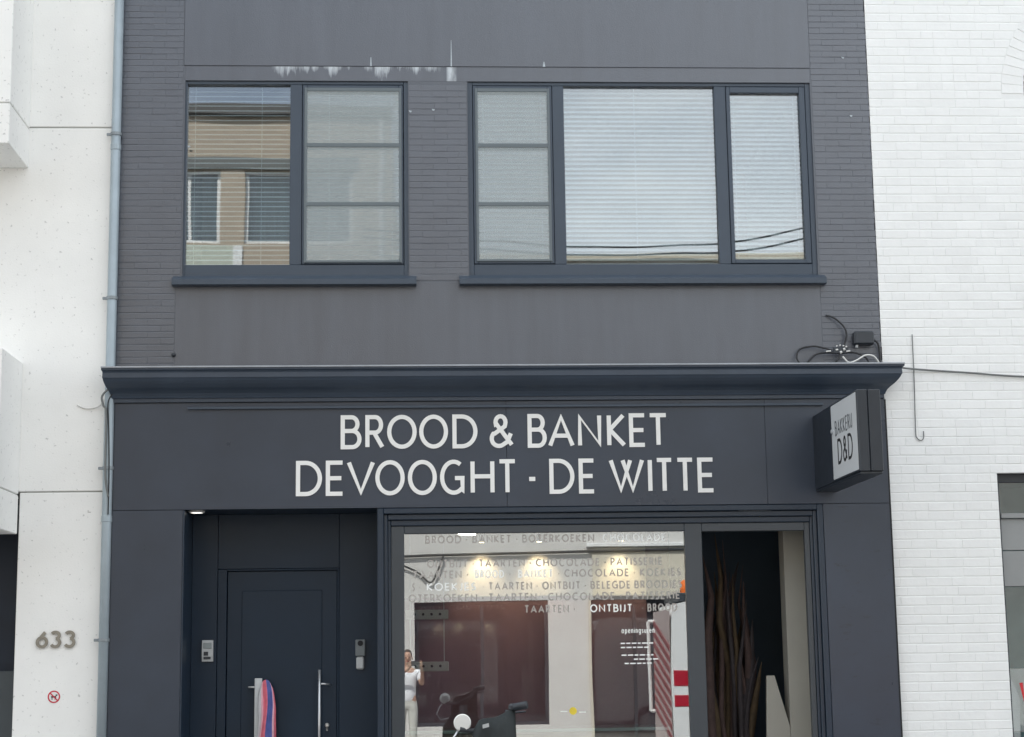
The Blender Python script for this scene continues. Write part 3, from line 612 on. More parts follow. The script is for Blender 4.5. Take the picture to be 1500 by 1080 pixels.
def smooth_path(pts, n=6):
    P = [Vector(p) for p in pts]; o = []
    for i in range(len(P) - 1):
        a, b, c, d = P[max(i - 1, 0)], P[i], P[i + 1], P[min(i + 2, len(P) - 1)]
        for k in range(n):
            t = k / n; o.append(.5 * ((2 * b) + (c - a) * t + (2 * a - 5 * b + 4 * c - d) * t * t + (3 * b - a - 3 * c + d) * t ** 3))
    return o + [P[-1]]
def cable(pts, r, mat, label, name='cable', group=None, n=6): return tag(obj(name, MB().tube(smooth_path(pts), r, n), mat, None, True), label, 'cable', group)
cable([(-2.60, -.14, 3.93), (-2.67, -.12, 3.86), (-2.66, -.11, 3.78), (-2.635, -.108, 3.7), (-2.63, -.107, 3.2), (-2.60, -.107, 3.0)], .009, GCB, 'grey cable looping from under the cornice down the drain pipe')
cable([(-2.58, -.15, 3.87), (-2.62, -.115, 3.80), (-2.612, -.107, 3.6), (-2.60, -.107, 3.26), (-2.598, -.107, 2.85)], .006, CAB, 'thin black cable tied along the front of the drain pipe')
cable([(-2.9, -.012, 3.80), (-2.82, -.012, 3.77), (-2.72, -.02, 3.785), (-2.66, -.06, 3.84)], .006, WCB, 'short white cable curling across the concrete wall beside the cornice')
cable([(4.19, -.10, 4.085), (4.4, -.03, 4.07), (4.9, -.02, 4.035), (5.5, -.02, 3.992), (7.5, -.02, 3.9)], .009, GCB, 'grey cable running along the white brick wall from the cornice')
cable([(4.4, -.012, 4.385), (4.397, -.012, 4.0), (4.385, -.012, 3.53), (4.395, -.012, 3.46), (4.428, -.012, 3.437), (4.452, -.012, 3.46), (4.455, -.012, 3.52)], .0045, GCB, 'thin hooked grey wire hanging on the white brick wall')
cable([(3.635, -.01, 4.56), (3.70, -.04, 4.53), (3.78, -.05, 4.45), (3.80, -.05, 4.37), (3.765, -.05, 4.26), (3.74, -.06, 4.23)], .009, CAB, 'black cable arching up the brick wall above the connector block')
cable([(3.38, -.08, 4.105), (3.345, -.06, 4.17), (3.38, -.05, 4.25), (3.5, -.05, 4.275), (3.60, -.06, 4.255), (3.66, -.07, 4.235)], .008, CAB, 'wide black cable loop beside the connector block')
cable([(3.42, -.10, 4.105), (3.5, -.08, 4.19), (3.6, -.07, 4.215), (3.72, -.07, 4.21), (3.85, -.07, 4.215), (3.95, -.08, 4.17), (3.98, -.10, 4.11)], .009, CAB, 'low black cable running through the connector block on the cornice')
cable([(3.74, -.12, 4.17), (3.79, -.13, 4.115), (3.86, -.13, 4.135), (3.94, -.12, 4.18), (4.02, -.10, 4.175), (4.07, -.08, 4.12)], .008, WCB, 'white cable curling over the cornice top below the junction box')
cable([(4.035, -.05, 4.33), (4.08, -.04, 4.30), (4.095, -.03, 4.2), (4.09, -.04, 4.1)], .009, CAB, 'short black cable dropping from the junction box to the cornice')
cable([(3.72, -.07, 4.21), (3.715, -.08, 4.16), (3.66, -.1, 4.105)], .008, CAB, 'short black tail hanging under the connector block')
obj_j = thing('junction_box', 'black weatherproof junction box mounted on the brick above the cornice', 'junction box', (3.95, 0, 4.27))
obj('case', CB(3.862, 4.04, -.085, -.003, 4.285, 4.405, .014), DKPL, obj_j); obj('lid', CB(3.87, 4.032, -.097, -.0855, 4.293, 4.397, .005), DKPL, obj_j); obj('gland', MB().tube([(3.89, -.05, 4.286), (3.885, -.05, 4.262)], .012, 8), GREYL, obj_j); obj('gland', MB().tube([(4.035, -.05, 4.335), (4.058, -.05, 4.32)], .012, 8), DKPL, obj_j)
cb_ = thing('connector_block', 'cluster of small white cable connectors on the cornice', 'connector', (3.72, -.07, 4.2))
for (x, z, a, b) in ((3.625, 4.222, .042, .012), (3.70, 4.235, .02, .014), (3.735, 4.212, .016, .022), (3.765, 4.24, .016, .02), (3.80, 4.222, .034, .012), (3.70, 4.268, .012, .01), (3.73, 4.275, .012, .012), (3.76, 4.27, .012, .01), (3.785, 4.262, .012, .012)):
    obj('connector', MB().tube([(x - a * .5, -.085, z), (x + a * .5, -.085, z + .004)], b * .55, 8), WCB, cb_)
obj('block', CB(3.67, 3.80, -.08, -.05, 4.205, 4.262, .006), DKPL, cb_)

# ================================================================== PROJECTING SIGN
ps = thing('projecting_sign', 'black projecting light box sign with lettered white face under the cornice', 'sign', (3.55, -.8, 2.98))
SB = pm('sign_box_black', (.016, .022, .031), .35, .06, 5)
obj('box', CB(3.462, 3.548, -1.585, -.0605, 3.005, 3.652, .006), SB, ps)
obj('box', CB(3.552, 3.652, -1.585, -.0605, 3.005, 3.652, .006), SB, ps)
obj('bottom_trim', CB(3.47, 3.645, -1.57, -.0605, 2.985, 3.004, .003), SB, ps)
obj('face', CB(3.4585, 3.4625, -1.555, -.74, 3.022, 3.636, .0012), pm('sign_face_white', (.62, .64, .65), .4, .03, 3), ps)
obj('clip', MB().lathe([(.02, 0), (.02, -.015), (.012, -.02)], (3.459, -.78, 3.42), 'x', 10), STEEL, ps)
def side_word(txt, y0, y1, z0, h, t, mat):
    """letters on the left face: text runs from the wall outwards"""
    wd = word_width(txt, 1, .18); k = (y1 - y0) / wd; parts = []; x = 0
    for c_ in txt:
        lw = FONT[c_][1] * abs(k); m = MB(); glyph(m, c_, x, x + lw, 0, h, t, 0, .0012); x += lw + .18 * abs(k)
        m.v = [(3.4582 + v[1], y0 + (v[0] if k > 0 else -v[0]), z0 + v[2]) for v in m.v]; obj('letter', m, mat, ps)
side_word('BAKKERIJ', -.86, -1.44, 3.37, .125, .014, pm('sign_grey_print', (.10, .11, .12), .5))
side_word('D&D', -.92, -1.44, 3.13, .21, .024, pm('sign_black_print', (.012, .012, .014), .5))

# ================================================================== CONCRETE HOUSE (left)
ch = thing('concrete_house', 'white precast concrete building with projecting bays beside the drain pipe', 'house', (-6, 0, 0))
obj('wall', MB().box(-11, -2.667, .02, .3, 3.05, 9.6).box(-3.36, -2.667, .02, .3, 0, 3.05), JOINT, ch)
obj('rear_block', MB().box(-11, -2.68, .31, 8.5, 3.4, 9.6).box(-11, -10.7, .31, 8.5, 0, 3.4).box(-11, -2.68, 8.2, 8.5, 0, 3.4), JOINT, ch)
def cpanel(*a): return obj('concrete_panel', CB(*a, .006), CONC, ch)
cpanel(-3.364, -2.662, 0, .06, .0, 3.05); cpanel(-5.4, -2.662, 0, .06, 3.061, 6.271); cpanel(-5.4, -2.662, 0, .06, 6.282, 9.6); cpanel(-11, -5.41, 0, .06, 3.061, 6.271); cpanel(-11, -5.41, 0, .06, 6.282, 9.6)
# bays
cpanel(-6.6, -3.381, -.74, -.001, 6.262, 9.0); cpanel(-6.6, -3.381, -.74, -.001, 5.905, 6.253); obj('bay_joint', B(-6.58, -3.39, -.73, -.001, 6.253, 6.262), JOINT, ch)
cpanel(-6.6, -3.375, -.74, -.001, 3.038, 4.17); cpanel(-6.6, -3.375, -.74, -.001, 2.700, 3.029); obj('bay_joint', B(-6.58, -3.385, -.73, -.001, 3.029, 3.038), JOINT, ch)
obj('bay_window', MB().cbox(-6.2, -4.2, -.755, -.741, 6.6, 8.4, .004), DFRAME, ch)
# dark entrance recess under the bay
obj('entrance_back', B(-7.2, -3.36, .42, .46, 0, 3.04), pm('entrance_dark', (.020, .028, .045), .5, .15, 3, spec=.3), ch)
obj('entrance_ceiling', B(-7.2, -3.36, .06, .42, 2.9, 2.95), pm('entrance_soffit', (.12, .13, .14), .7), ch)
obj('entrance_plinth', CB(-7.2, -3.37, .3, .34, 0, 1.56, .004), pm('entrance_panel', (.055, .07, .082), .4, .08, 3), ch)
obj('entrance_side', B(-7.25, -7.2, .06, 1, 0, 3.05), CONC, ch)
obj('pier_mark', MB().prism_y([(-2.79, 2.885), (-2.76, 2.882), (-2.765, 2.876), (-2.79, 2.878)], -.0008, .001), JOINT, ch)
hn = thing('house_number', 'bronze house number 633 fixed on the white concrete pier', 'number', (-3.02, 0, 1.74))
BRZ = pm('weathered_bronze', (.27, .25, .21), .5, .15, 30, metal=.35)
for ch_, a, b in (('6', -3.188, -3.086), ('3', -3.072, -2.976), ('3', -2.956, -2.858)):
    m = MB(); glyph(m, ch_, a, b, 1.742, 1.888, .025, -.004, .014); obj('digit', m, BRZ, hn)
nd = thing('prohibition_sign', 'small round red and white prohibition sticker on the concrete pier', 'sign', (-3.027, 0, 1.29))
RED = pm('sign_red', (.55, .02, .05), .5); 
obj('disc', MB().lathe([(.052, -.0005), (.052, -.002)], (-3.027, 0, 1.342), 'y', 28), WHITE, nd)
obj('ring', MB().stroke(arc(-3.027, 1.342, .046, .046, 0, 360, 28)[:-1], .011, -.0022, .0006, True).stroke([(-3.058, 1.373), (-2.996, 1.311)], .010, -.0034, .0006), RED, nd)
dg = MB().box(-3.05, -3.008, -.0028, -.0022, 1.335, 1.349).prism_y([(-3.012, 1.345), (-2.998, 1.352), (-2.998, 1.363), (-3.015, 1.360)], -.0028, -.0022)
for x in (-3.049, -3.04, -3.02, -3.012): dg.box(x, x + .004, -.0028, -.0022, 1.318, 1.335)
obj('pictogram', dg, DKPL, nd)

# ================================================================== WHITE BRICK HOUSE (right)
wh = thing('white_brick_house', 'white painted brick house next to the dark bakery', 'house', (7, 0, 0))
WX0, WX1 = 4.124, 10.5; OX0, OX1, OZ = 5.092, 9.0, 3.15; UX0, UX1, UZ0, UZ1 = 5.56, 7.42, 4.75, 6.62; ACX = 6.49
wc = MB()
strips = []
for i in range(16):
    za, zb = UZ1 + i * .06, UZ1 + (i + 1) * .06; hw = math.sqrt(max(.93 ** 2 - (za - UZ1) ** 2, 0)); strips += [(WX0, ACX - hw, za, zb), (ACX + hw, WX1, za, zb)]
for a in [(WX0, OX0, 0, OZ), (OX1, WX1, 0, OZ), (WX0, WX1, OZ, UZ0), (WX0, UX0, UZ0, UZ1), (UX1, WX1, UZ0, UZ1), (WX0, WX1, UZ1 + .96, 9.6)] + strips: wc.box(a[0], a[1], .0030, .3, a[2], a[3])
obj('wall', wc, WM, wh); obj('rear_wall', MB().box(WX0, WX0 + .2, .31, 8.5, 0, 9.6).box(WX1 - .2, WX1, .31, 8.5, 0, 9.6).box(WX0, WX1, 8.3, 8.5, 0, 9.6), WM, wh)
obj('roof', MB().prism_x([(-.3, 9.6), (-.3, 9.8), (4.2, 11.9), (8.8, 9.8), (8.8, 9.6)], WX0 + .005, WX1), MATS['roof_tile_dark'], wh)
def white_spans(z):
    if z == 'z0': return .049
    if z == 'z1': return 9.55
    if z < OZ - .03: return [(WX0, OX0), (OX1, WX1)]
    if UZ0 < z < UZ1 - .02: return [(WX0, UX0 - .004), (UX1, WX1)]
    if UZ1 - .02 <= z < UZ1 + 1.13:      # bricks stop at the round arch
        hw = math.sqrt(max(1.14 ** 2 - (z - UZ1) ** 2, 0)); return [(WX0, ACX - hw), (ACX + hw, WX1)]
    return [(WX0, WX1)]
lay(wh, white_spans, .225, .0750, .0035, .0065, .04, (.0015, .0024, .0045), WB, lambda q: .85 < q[2] < 7.5 and q[0] < 5.55, header=.3)
# round brick arch over the upstairs window
for k in range(38):
    a0 = math.pi * (k + .04) / 38; a1 = math.pi * (k + .96) / 38
    q = [(ACX + r * math.cos(a), UZ1 + r * math.sin(a)) for r, a in ((.94, a0), (1.135, a0), (1.135, a1), (.94, a1))]
    obj('arch_brick', MB().prism_y(q, -.003 + random.uniform(-.001, .001), .03), WB, wh)
fan = [(ACX + .93 * math.cos(math.pi * i / 20), UZ1 + .93 * math.sin(math.pi * i / 20)) for i in range(21)]
FWH = pm('white_window_frame', (.75, .76, .76), .4); GPN = pm('grey_panel', (.28, .29, .29), .5, .05, 3)
uw = obj('window', frame4(UX0, UX1, UZ0, UZ1, .07, .07, .08, .07, .06, .13).cbox(6.45, 6.51, .062, .13, UZ0 + .08, UZ1 - .07, .004), FWH, wh)
obj('pane', B(UX0 + .06, UX1 - .06, .09, .097, UZ0 + .07, UZ1 - .06), GLO, uw); obj('curtain', B(UX0 + .05, UX1 - .05, .2, .21, UZ0, UZ1), SLAT, uw)
obj('fanlight', MB().prism_y(fan, .09, .12), GPN, uw); obj('sill', CB(UX0 - .06, UX1 + .06, -.06, .06, UZ0 - .07, UZ0 - .002, .008), KERB, uw)
DKF = pm('shop_dark_frame', (.03, .036, .045), .4); GPN = pm('grey_panel', (.28, .29, .29), .5, .05, 3)
sw = obj('shop_window', MB().cbox(OX0 + .002, OX1, .10, .16, 3.07, 3.148, .005).cbox(OX0 + .002, OX0 + .045, .101, .16, 0, 3.07, .004).cbox(OX1 - .06, OX1, .101, .16, 0, 3.07, .004).cbox(OX0 + .045, OX1 - .06, .102, .16, .0, .4, .004), DKF, wh)
obj('transom_pane', B(OX0 + .045, OX1 - .06, .125, .131, 2.80, 3.07), GLO, sw); obj('transom_rail', CB(OX0 + .045, OX1 - .06, .085, .15, 2.755, 2.798, .004), GPN, sw)
obj('roller_panel', CB(OX0 + .045, OX1 - .06, .115, .15, 2.475, 2.75, .004), GPN, sw); obj('roller_panel', CB(OX0 + .045, OX1 - .06, .115, .15, 2.16, 2.468, .004), GPN, sw)
obj('pane', B(OX0 + .045, OX1 - .06, .13, .137, .4, 2.155), GLO, sw)
obj('shop_interior', MB().box(OX0, OX1, 2.0, 2.05, 0, 3.2).box(OX0, OX1, .3, 2, 0, .02).box(OX0, OX1, .3, 2, 3.2, 3.25).box(OX0 - .1, OX0 - .02, .3, 2.0, 0, 3.2).box(OX1 + .02, OX1 + .1, .3, 2, 0, 3.2), pm('teal_interior', (.22, .36, .37), .7, .1, 2), wh)
obj('display_board', CB(OX0 + .06, 6.2, .34, .38, .9, 1.45, .01), FWH, wh)
m = MB(); m.stroke([(5.235, 1.33), (5.255, 1.20), (5.285, 1.28), (5.31, 1.20), (5.34, 1.33)], .03, .1292, .0006); obj('red_letter', m, pm('red_vinyl', (.65, .03, .04), .5), sw)

# ================================================================== OPPOSITE SIDE OF THE STREET (seen in the glass)
YO = -17.5
PLUMD = pm('plum_display', (.36, .21, .26), .7, .1, 3)
def facade(name, label, x0, x1, top, wallmat, openings, framemat, panemat, depth=9, group=None, flat=True):
    h = thing(name, label, 'house', ((x0 + x1) / 2, YO - depth / 2, 0))
    xs = sorted({x0, x1, *[o[0] for o in openings], *[o[1] for o in openings]}); zs = sorted({0, top, *[o[2] for o in openings], *[o[3] for o in openings]}); m = MB()
    for i in range(len(xs) - 1):
        run = None
        for j in range(len(zs) - 1):
            cxm, czm = (xs[i] + xs[i + 1]) / 2, (zs[j] + zs[j + 1]) / 2
            solid = not any(o[0] < cxm < o[1] and o[2] < czm < o[3] for o in openings)
            if solid and run is None: run = zs[j]
            if (not solid or j == len(zs) - 2) and run is not None:
                m.box(xs[i], xs[i + 1], YO - .3, YO, run, zs[j] if not solid else zs[j + 1]); run = None
    obj('wall', m, wallmat, h)
    obj('rear_wall', MB().box(x0, x1, YO - depth, YO - depth + .2, 0, top).box(x0, x0 + .2, YO - depth, YO - .31, 0, top - .1).box(x1 - .2, x1, YO - depth, YO - .31, 0, top - .1).box(x0, x1, YO - depth, YO - .31, top - .1, top), wallmat, h)
    for (a, b, c, d, *k) in openings:
        w_ = obj('window' if not k else 'door', MB().box(a, b, YO - .16, YO - .10, c, c + .07).box(a, b, YO - .16, YO - .10, d - .07, d).box(a, a + .07, YO - .16, YO - .10, c + .07, d - .07).box(b - .07, b, YO - .16, YO - .10, c + .07, d - .07).box((a + b) / 2 - .03, (a + b) / 2 + .03, YO - .16, YO - .101, c + .07, d - .07), framemat, h)
        obj('pane', B(a + .05, b - .05, YO - .14, YO - .134, c + .05, d - .05), panemat, w_)
        obj('curtain', B(a, b, YO - .6, YO - .59, c, d), (CURT if not k else BLACK) if name != 'pale_house' or c > 3 else PLUMD, w_)
    return h
CURT = pm('net_curtain', (.45, .52, .56), .9, .25, 6, stretch=(3, 1, .2)); DPAN = glass('opposite_pane', .10)
TAN = pm('tan_brick', (.43, .37, .30), .85, .10, 9, .5, 40, stretch=(.4, 1, 3)); PALE = pm('pale_render', (.60, .59, .57), .8, .04, 2, .3, 40); REDB = pm('grey_brick', (.40, .39, .37), .85, .12, 9, .5, 40); CRM = pm('cream_render', (.58, .54, .45), .8, .05, 2)
apt = facade('apartment_block', 'tan brick apartment block with flat roof across the street', -10.5, -.42, 12.05, TAN,
    [(-4.9, -3.75, 9.55, 11.0), (-3.3, -1.2, 9.55, 11.0), (-8.6, -6.2, 9.55, 11.0), (-4.9, -3.75, 6.4, 8.0), (-3.3, -1.2, 6.4, 8.0), (-8.6, -6.2, 6.4, 8.0), (-4.9, -3.75, 3.4, 5.1), (-3.3, -1.2, 3.4, 5.1), (-8.6, -6.2, 3.4, 5.1), (-9, -5.5, .3, 2.6), (-4.5, -3.4, 0, 2.5, 1), (-2.9, -1, .5, 2.5)], FWH, DPAN)
obj('parapet_cap', CB(-10.55, -.4, YO - .4, YO + .12, 12.05, 12.28, .02), pm('roof_edge_dark', (.10, .10, .10), .6), apt)
obj('window_band', B(-9, -1.1, YO + .002, YO + .05, 11.02, 11.25), pm('grey_band', (.16, .17, .17), .7), apt)
obj('spandrel', B(-4.95, -3.5, YO + .002, YO + .04, 8.75, 9.5), pm('pale_green_panel', (.50, .54, .47), .7), apt); obj('spandrel', B(-3.5, -3.32, YO + .003, YO + .05, 8.75, 9.5), FWH, apt)
obj('rain_pipe', MB().tube([(-.62, YO + .06, 0), (-.62, YO + .06, 12)], .05, 8), FWH, apt)
pale = facade('pale_house', 'pale rendered house with large ground floor window across the street', -.4, 8.4, 9.18, PALE,
    [(-.05, 2.45, .38, 2.66), (3.22, 4.9, .0, 2.66, 1), (5.6, 7.9, .6, 2.7), (.6, 2.2, 4.6, 6.5), (3.6, 5.2, 4.6, 6.5), (6.2, 7.6, 4.6, 6.5), (.6, 2.2, 7.0, 8.6), (3.6, 5.2, 7.0, 8.6), (6.2, 7.6, 7.0, 8.6)], DKF, DPAN)
obj('door_surround', MB().box(3.26, 3.21, YO + .001, YO + .04, 0, 2.7).box(3.3, 8.3, YO + .002, YO + .05, 2.72, 3.62), CRM, pale); obj('string_course', CB(3.2, 8.4, YO + .001, YO + .10, 3.63, 3.70, .01), FWH, pale)
obj('eaves', CB(-.42, 8.42, YO - .3, YO + .14, 9.181, 9.30, .01), CRM, pale)
facade('grey_house', 'grey brick house across the street beyond the pale house', 8.42, 15, 9.9, REDB, [(9.3, 10.8, .8, 2.6), (12, 13.1, 0, 2.5, 1), (9.3, 10.8, 4, 6), (12, 13.6, 4, 6), (9.3, 10.8, 7, 8.8), (12, 13.6, 7, 8.8)], FWH, DPAN)
facade('cream_house', 'cream rendered house across the street beyond the apartment block', -17, -10.52, 9.4, CRM, [(-16, -14.4, .8, 2.6), (-13, -12, 0, 2.5, 1), (-16, -14.4, 4, 6), (-13.2, -11.6, 4, 6), (-16, -14.4, 7, 8.6), (-13.2, -11.6, 7, 8.6)], FWH, DPAN)
CGR = 'overhead cables across the street'
for k, (dz, lab) in enumerate(((0, 'upper sagging black overhead cable across the street'), (-.16, 'lower sagging black overhead cable across the street'))):
    cable([(-1.0, YO + .3, 9.75 + dz), (1.1, YO + .5, 9.46 + dz), (3.2, YO + .6, 9.33 + dz), (5.8, YO + .6, 9.36 + dz), (7.6, YO + .6, 9.66 + dz * 1.3), (14, YO + .6, 10.9 + dz * 1.5)], .018, CAB, lab, 'overhead_cable', CGR)
cable([(-.4, YO + .06, 3.50), (1, YO + .06, 3.53), (4, YO + .07, 3.56), (8.3, YO + .12, 3.6)], .028, CAB, 'black cable fixed along the front of the pale house', 'facade_cable')
cable([(-.42, YO + .07, 3.40), (.0, YO + .07, 3.22), (.25, YO + .07, 3.02), (.38, YO + .07, 3.2), (.5, YO + .07, 3.5)], .02, CAB, 'loose cable loop hanging from the front of the pale house', 'facade_cable')

# ================================================================== VAN (reflected), SCOOTER, PERSON
van = thing('works_van', 'white works van with red bands and striped rear, orange beacon', 'van', (6.4, -12.1, -.12))
VW = pm('van_white', (.80, .81, .82), .3, .03, 3); VRS = pm('van_stripe_red', (.30, .07, .08), .5); VR = pm('van_red', (.45, .01, .03), .35); TYR = pm('tyre', (.02, .02, .02), .9)
pr = [(3.82, .28), (3.80, 1.2), (3.83, 2.2), (3.92, 2.38), (4.1, 2.42), (7.2, 2.42), (7.6, 2.3), (8.35, 1.5), (9.0, 1.25), (9.15, .9), (9.12, .28)]
obj('body', MB().prism_y(pr, -12.98, -11.12), VW, van)
for z0, z1 in ((1.17, 1.40), (.86, 1.03)): obj('side_band', CB(3.84, 8.9, -11.121, -11.112, z0, z1, .002), VR, van)
for i in range(9):
    za = .36 + i * .165; obj('rear_stripe', MB().prism_x([(-12.95, za + .42), (-12.95, za + .50), (-11.15, za + .08), (-11.15, za)], 3.785, 3.793), VRS, van)
obj('rear_panel', B(3.794, 3.799, -12.96, -11.14, .3, 2.3), pm('van_pink_white', (.52, .42, .41), .4), van)
for x in (4.9, 8.2):
    for y in (-11.2, -12.9):
        t_ = obj('wheel', MB().lathe([(.2, -.1), (.33, -.1), (.35, -.06), (.35, .06), (.33, .1), (.2, .1)], (x, y, .23), 'y', 24), TYR, van); obj('rim', MB().lathe([(.19, -.11), (.21, .0), (.19, .11)], (x, y, .23), 'y', 16), STEEL, t_)
obj('side_glass', CB(7.35, 8.15, -11.119, -11.11, 1.5, 2.1, .004), DKPL, van); obj('windscreen', MB().prism_y([(7.66, 2.27), (8.37, 1.52), (8.40, 1.54), (7.69, 2.29)], -12.8, -11.3), DKPL, van)
obj('headlight', CB(9.0, 9.16, -11.5, -11.2, .85, 1.05, .02), GREYL, van); obj('headlight', CB(9.0, 9.16, -12.9, -12.6, .85, 1.05, .02), GREYL, van); obj('bumper', CB(9.08, 9.2, -12.95, -11.15, .2, .5, .02), DKPL, van)
obj('roof_bar', CB(3.95, 4.9, -12.8, -11.3, 2.421, 2.55, .02), DKPL, van)
obj('beacon', MB().lathe([(.10, 0), (.11, .02), (.10, .16), (.06, .2), (.0, .21)], (4.13, -11.5, 2.551), 'z', 16), pm('beacon_orange', (.85, .18, .02), .35), van, True)
obj('tail_rail', MB().tube([(3.72, -12.9, .75), (3.70, -12.9, 2.15)], .03, 8).tube([(3.70, -12.9, 2.15), (3.83, -12.9, 2.15)], .03, 8).tube([(3.72, -12.9, .75), (3.82, -12.9, .75)], .03, 8), FWH, van)

scoot = thing('scooter', 'dark motor scooter with round mirror and leg cover parked facing the shop', 'scooter', (.48, -3.9, 0))
SK = pm('scooter_dark', (.025, .035, .038), .4, .1, 6); SCV = pm('leg_cover', (.018, .024, .026), .75, .15, 12, .5, 40)
obj('body', MB().tube([(.48, -3.55, .55), (.48, -3.75, .32), (.48, -4.2, .34), (.48, -4.5, .6), (.48, -4.75, .72)], [.12, .13, .16, .17, .10], 12), SK, scoot, True)
obj('seat', MB().cbox(.35, .61, -4.75, -4.1, .76, .86, .04), DKPL, scoot)
for y in (-3.36, -4.6):
    wl_ = obj('wheel', MB().lathe([(.12, -.05), (.2, -.05), (.24, -.02), (.24, .02), (.2, .05), (.12, .05)], (.48, y, .24), 'x', 24), TYR, scoot); obj('rim', MB().lathe([(.11, -.055), (.13, 0), (.11, .055)], (.48, y, .24), 'x', 14), STEEL, wl_)
obj('fork', MB().tube([(.48, -3.36, .24), (.48, -3.44, .8), (.48, -3.50, 1.12)], [.04, .05, .045], 10), SK, scoot, True)
obj('front_shield', MB().prism_y([(.24, .4), (.72, .4), (.70, .9), (.60, 1.05), (.36, 1.05), (.26, .9)], -3.46, -3.42), SK, scoot)
# draped leg cover under the handlebar, rising to the right grip
lc = MB(); n1, n2 = 14, 8
for j in range(n2 + 1):
    for i in range(n1 + 1):
        u = i / n1; v = j / n2; x = .345 + u * .29; ztop = 1.19 + .085 * u ** .8 - .05 * max(0, .15 - u) / .15 + .008 * math.sin(u * 9); z = ztop - v * .75; y = -3.56 - .10 * math.sin(v * 1.8) - .02 * math.sin(u * 11 + v * 4) - .05 * math.sin(u * 3.14)
        lc.v.append((x + .03 * (v - .5) * (u - .5), y, z))
for j in range(n2):
    for i in range(n1): q = j * (n1 + 1) + i; lc.f.append((q, q + 1, q + n1 + 2, q + n1 + 1))
b = len(lc.v); lc.v += [(x, y + .05, z) for x, y, z in lc.v]
for j in range(n2):
    for i in range(n1): q = b + j * (n1 + 1) + i; lc.f.append((q, q + n1 + 1, q + n1 + 2, q + 1))
for i in range(n1): lc.f.append((i, b + i, b + i + 1, i + 1))
for j in range(n2):
    for e in (0, n1): q = j * (n1 + 1) + e; lc.f.append((q, q + n1 + 1, b + q + n1 + 1, b + q))
obj('leg_cover', lc, SCV, scoot, True); obj('cover_label', MB().prism_y([(.415, 1.165), (.455, 1.175), (.453, 1.198), (.413, 1.188)], -3.642, -3.63), GREYL, scoot)
obj('handlebar', MB().tube([(.27, -3.56, 1.16), (.40, -3.52, 1.14), (.56, -3.52, 1.21), (.62, -3.54, 1.285), (.70, -3.58, 1.305)], .017, 8), DKPL, scoot, True)
obj('grip', MB().tube([(.60, -3.54, 1.288), (.70, -3.585, 1.307)], .026, 10), DKPL, scoot, True); obj('brake_lever', MB().tube([(.57, -3.5, 1.27), (.62, -3.46, 1.255), (.70, -3.47, 1.262)], .008, 6), DKPL, scoot); obj('control_pod', CB(.585, .625, -3.57, -3.52, 1.268, 1.315, .012), DKPL, scoot)
mr_ = obj('mirror', MB().lathe([(.050, .0), (.056, .006), (.054, .02), (.03, .035)], (.287, -3.56, 1.20), 'y', 28), WHITE, scoot); obj('mirror_glass', MB().lathe([(.050, -.003), (.050, -.0005)], (.287, -3.56, 1.20), 'y', 24), pm('mirror_face', (.82, .82, .80), .35), mr_)  # mirror glass coloured near white to stand for the bright sky it reflects
obj('mirror_stem', MB().tube([(.27, -3.545, 1.165), (.225, -3.55, 1.10), (.20, -3.55, 1.04), (.24, -3.54, .98), (.36, -3.53, 1.0), (.46, -3.52, 1.06)], .007, 6), STEEL, scoot, True)
obj('stand', MB().tube([(.30, -4.15, .0), (.42, -4.1, .26)], .014, 6).tube([(.66, -4.15, .0), (.54, -4.1, .26)], .014, 6), STEEL, scoot)

def skin_mesh(name, verts, edges, mat, parent, root=0, sub=2):
    base = WL[parent.name]; me = bpy.data.meshes.new(name); me.from_pydata([tuple(Vector(v[:3]) - base) for v in verts], edges, []); me.materials.append(mat)
    o = bpy.data.objects.new(name, me); col.objects.link(o); o.parent = parent; WL[o.name] = base
    md = o.modifiers.new('skin', 'SKIN'); md.use_smooth_shade = True
    for i, v in enumerate(verts): sv = me.skin_vertices[0].data[i]; sv.radius = (v[3], v[4] if len(v) > 4 else v[3]); sv.use_root = (i == root)
    s = o.modifiers.new('sub', 'SUBSURF'); s.levels = sub; s.render_levels = sub; return o
per = thing('person', 'person in white shirt and pale trousers raising a phone', 'person', (-.16, -15.25, 0))
SKN = pm('skin', (.48, .29, .21), .55, .05, 10); SHIRT = pm('white_shirt', (.80, .82, .86), .85, .06, 8, .4, 30); TRS = pm('pale_trousers', (.55, .56, .52), .85, .08, 8, .4, 30); HAIR = pm('dark_hair', (.035, .024, .018), .6, .2, 40)
px, py = -.17, -15.25
V = [(px, py, .96, .13, .10), (px, py, 1.12, .13, .095), (px, py, 1.30, .15, .10), (px, py, 1.42, .12, .08), (px, py + .01, 1.50, .052), (px, py + .02, 1.56, .06, .07), (px, py + .02, 1.63, .078, .095), (px, py + .02, 1.70, .07, .088), (px, py + .015, 1.735, .045, .055)]
Ed = [(i, i + 1) for i in range(8)]
def chain(start, pts):
    prev = start
    for p in pts: V.append(p); Ed.append((prev, len(V) - 1)); prev = len(V) - 1
    return prev
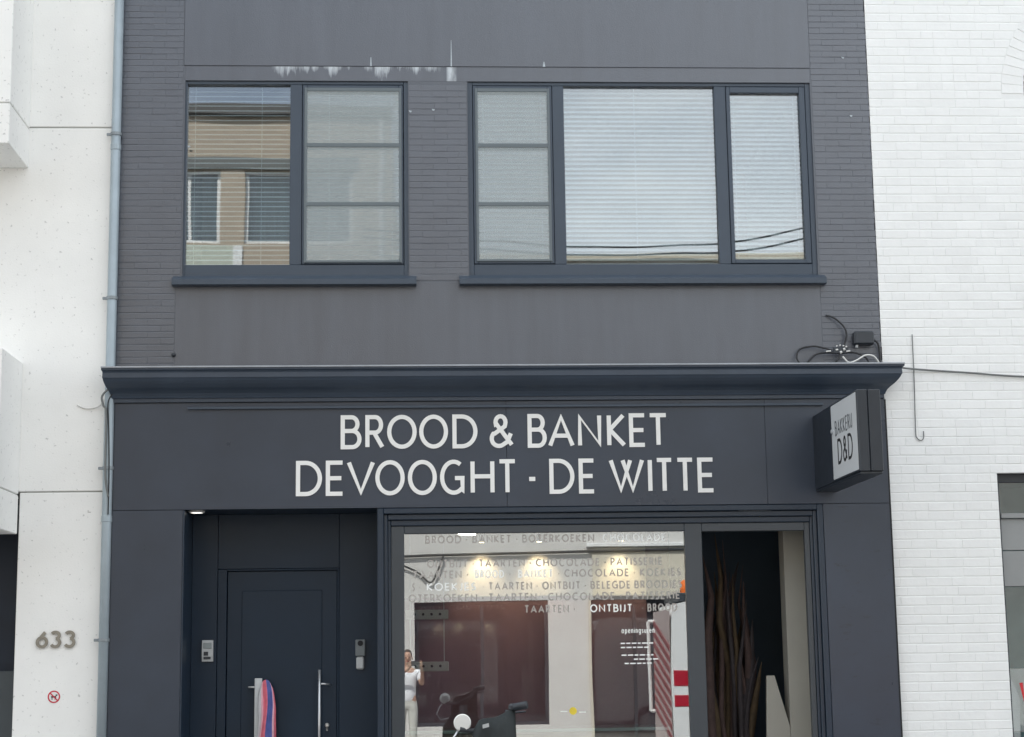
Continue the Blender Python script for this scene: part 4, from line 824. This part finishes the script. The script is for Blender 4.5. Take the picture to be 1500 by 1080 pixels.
for s in (-1, 1):
    chain(0, [(px + s * .09, py, .88, .085), (px + s * .10, py + .01, .50, .055), (px + s * .10, py - .01, .09, .038), (px + s * .11, py + .08, .035, .035), (px + s * .115, py + .16, .03, .028)])
    tx = .02 if s > 0 else -.09
    wr = chain(3, [(px + s * .17, py, 1.40, .055), (px + s * .25, py + .09, 1.20, .042), (px + s * .20, py + .24, 1.33, .034) if s < 0 else (px + s * .25, py + .24, 1.33, .034), (tx + s * .05, py + .345, 1.47, .024)])
    pal = chain(wr, [(tx + s * .045, py + .375, 1.53, .027, .016)])
    for k in range(4): chain(pal, [(tx + s * (.052 - .0), py + .40 + .004 * k, 1.505 + .024 * k, .009), (tx + s * .03, py + .415, 1.51 + .024 * k, .008), (tx + s * .012, py + .412, 1.512 + .023 * k, .007)])
    chain(wr, [(tx + s * .03, py + .362, 1.50, .011), (tx + s * .012, py + .372, 1.525, .009)])
body = skin_mesh('body', V, Ed, SKN, per)
SV = [(px, py, .84, .175, .135), (px, py, 1.10, .15, .115), (px, py, 1.30, .17, .12), (px, py, 1.42, .14, .095), (px, py + .005, 1.47, .075, .07)]; SE = [(i, i + 1) for i in range(4)]
for s in (-1, 1):
    SV.append((px + s * .175, py, 1.395, .07)); SE.append((3, len(SV) - 1)); SV.append((px + s * .235, py + .055, 1.26, .066)); SE.append((len(SV) - 2, len(SV) - 1))
skin_mesh('shirt', SV, SE, SHIRT, per)
TV = [(px, py, 1.06, .135, .10), (px, py, .97, .155, .12)]; TE = [(0, 1)]
for s in (-1, 1):
    p = 1
    for q in ((px + s * .09, py, .84, .10), (px + s * .10, py + .01, .50, .075), (px + s * .10, py - .01, .10, .06)): TV.append(q); TE.append((p, len(TV) - 1)); p = len(TV) - 1
skin_mesh('trousers', TV, TE, TRS, per)
skin_mesh('hair', [(px, py - .035, 1.60, .07, .06), (px, py - .02, 1.68, .085, .085), (px, py + .0, 1.735, .072, .08), (px, py + .02, 1.758, .045, .055)], [(0, 1), (1, 2), (2, 3)], HAIR, per)
fc = MB(); fy = py + .112
for s in (-1, 1): fc.lathe([(.010, 0), (.011, .004), (.004, .008)], (px + s * .032, fy - .004, 1.645), 'y', 8)
obj('eyes', fc, BLACK, per); obj('nose', MB().tube([(px, fy - .004, 1.645), (px, fy + .018, 1.612), (px, fy - .004, 1.602)], [.008, .013, .008], 8), SKN, per, True); obj('mouth', MB().tube([(px - .025, fy - .012, 1.578), (px, fy - .004, 1.577), (px + .025, fy - .012, 1.578)], .006, 6), pm('lips', (.35, .12, .10), .5), per, True)
for s in (-1, 1): obj('ear', MB().lathe([(.022, -.006), (.026, 0), (.018, .008)], (px + s * .083, py + .02, 1.63), 'x', 10), SKN, per, True)
ph = obj('phone', CB(-.115, .045, py + .382, py + .391, 1.505, 1.585, .003), DKPL); tag(ph, 'dark phone held up in both hands of the person', 'phone')
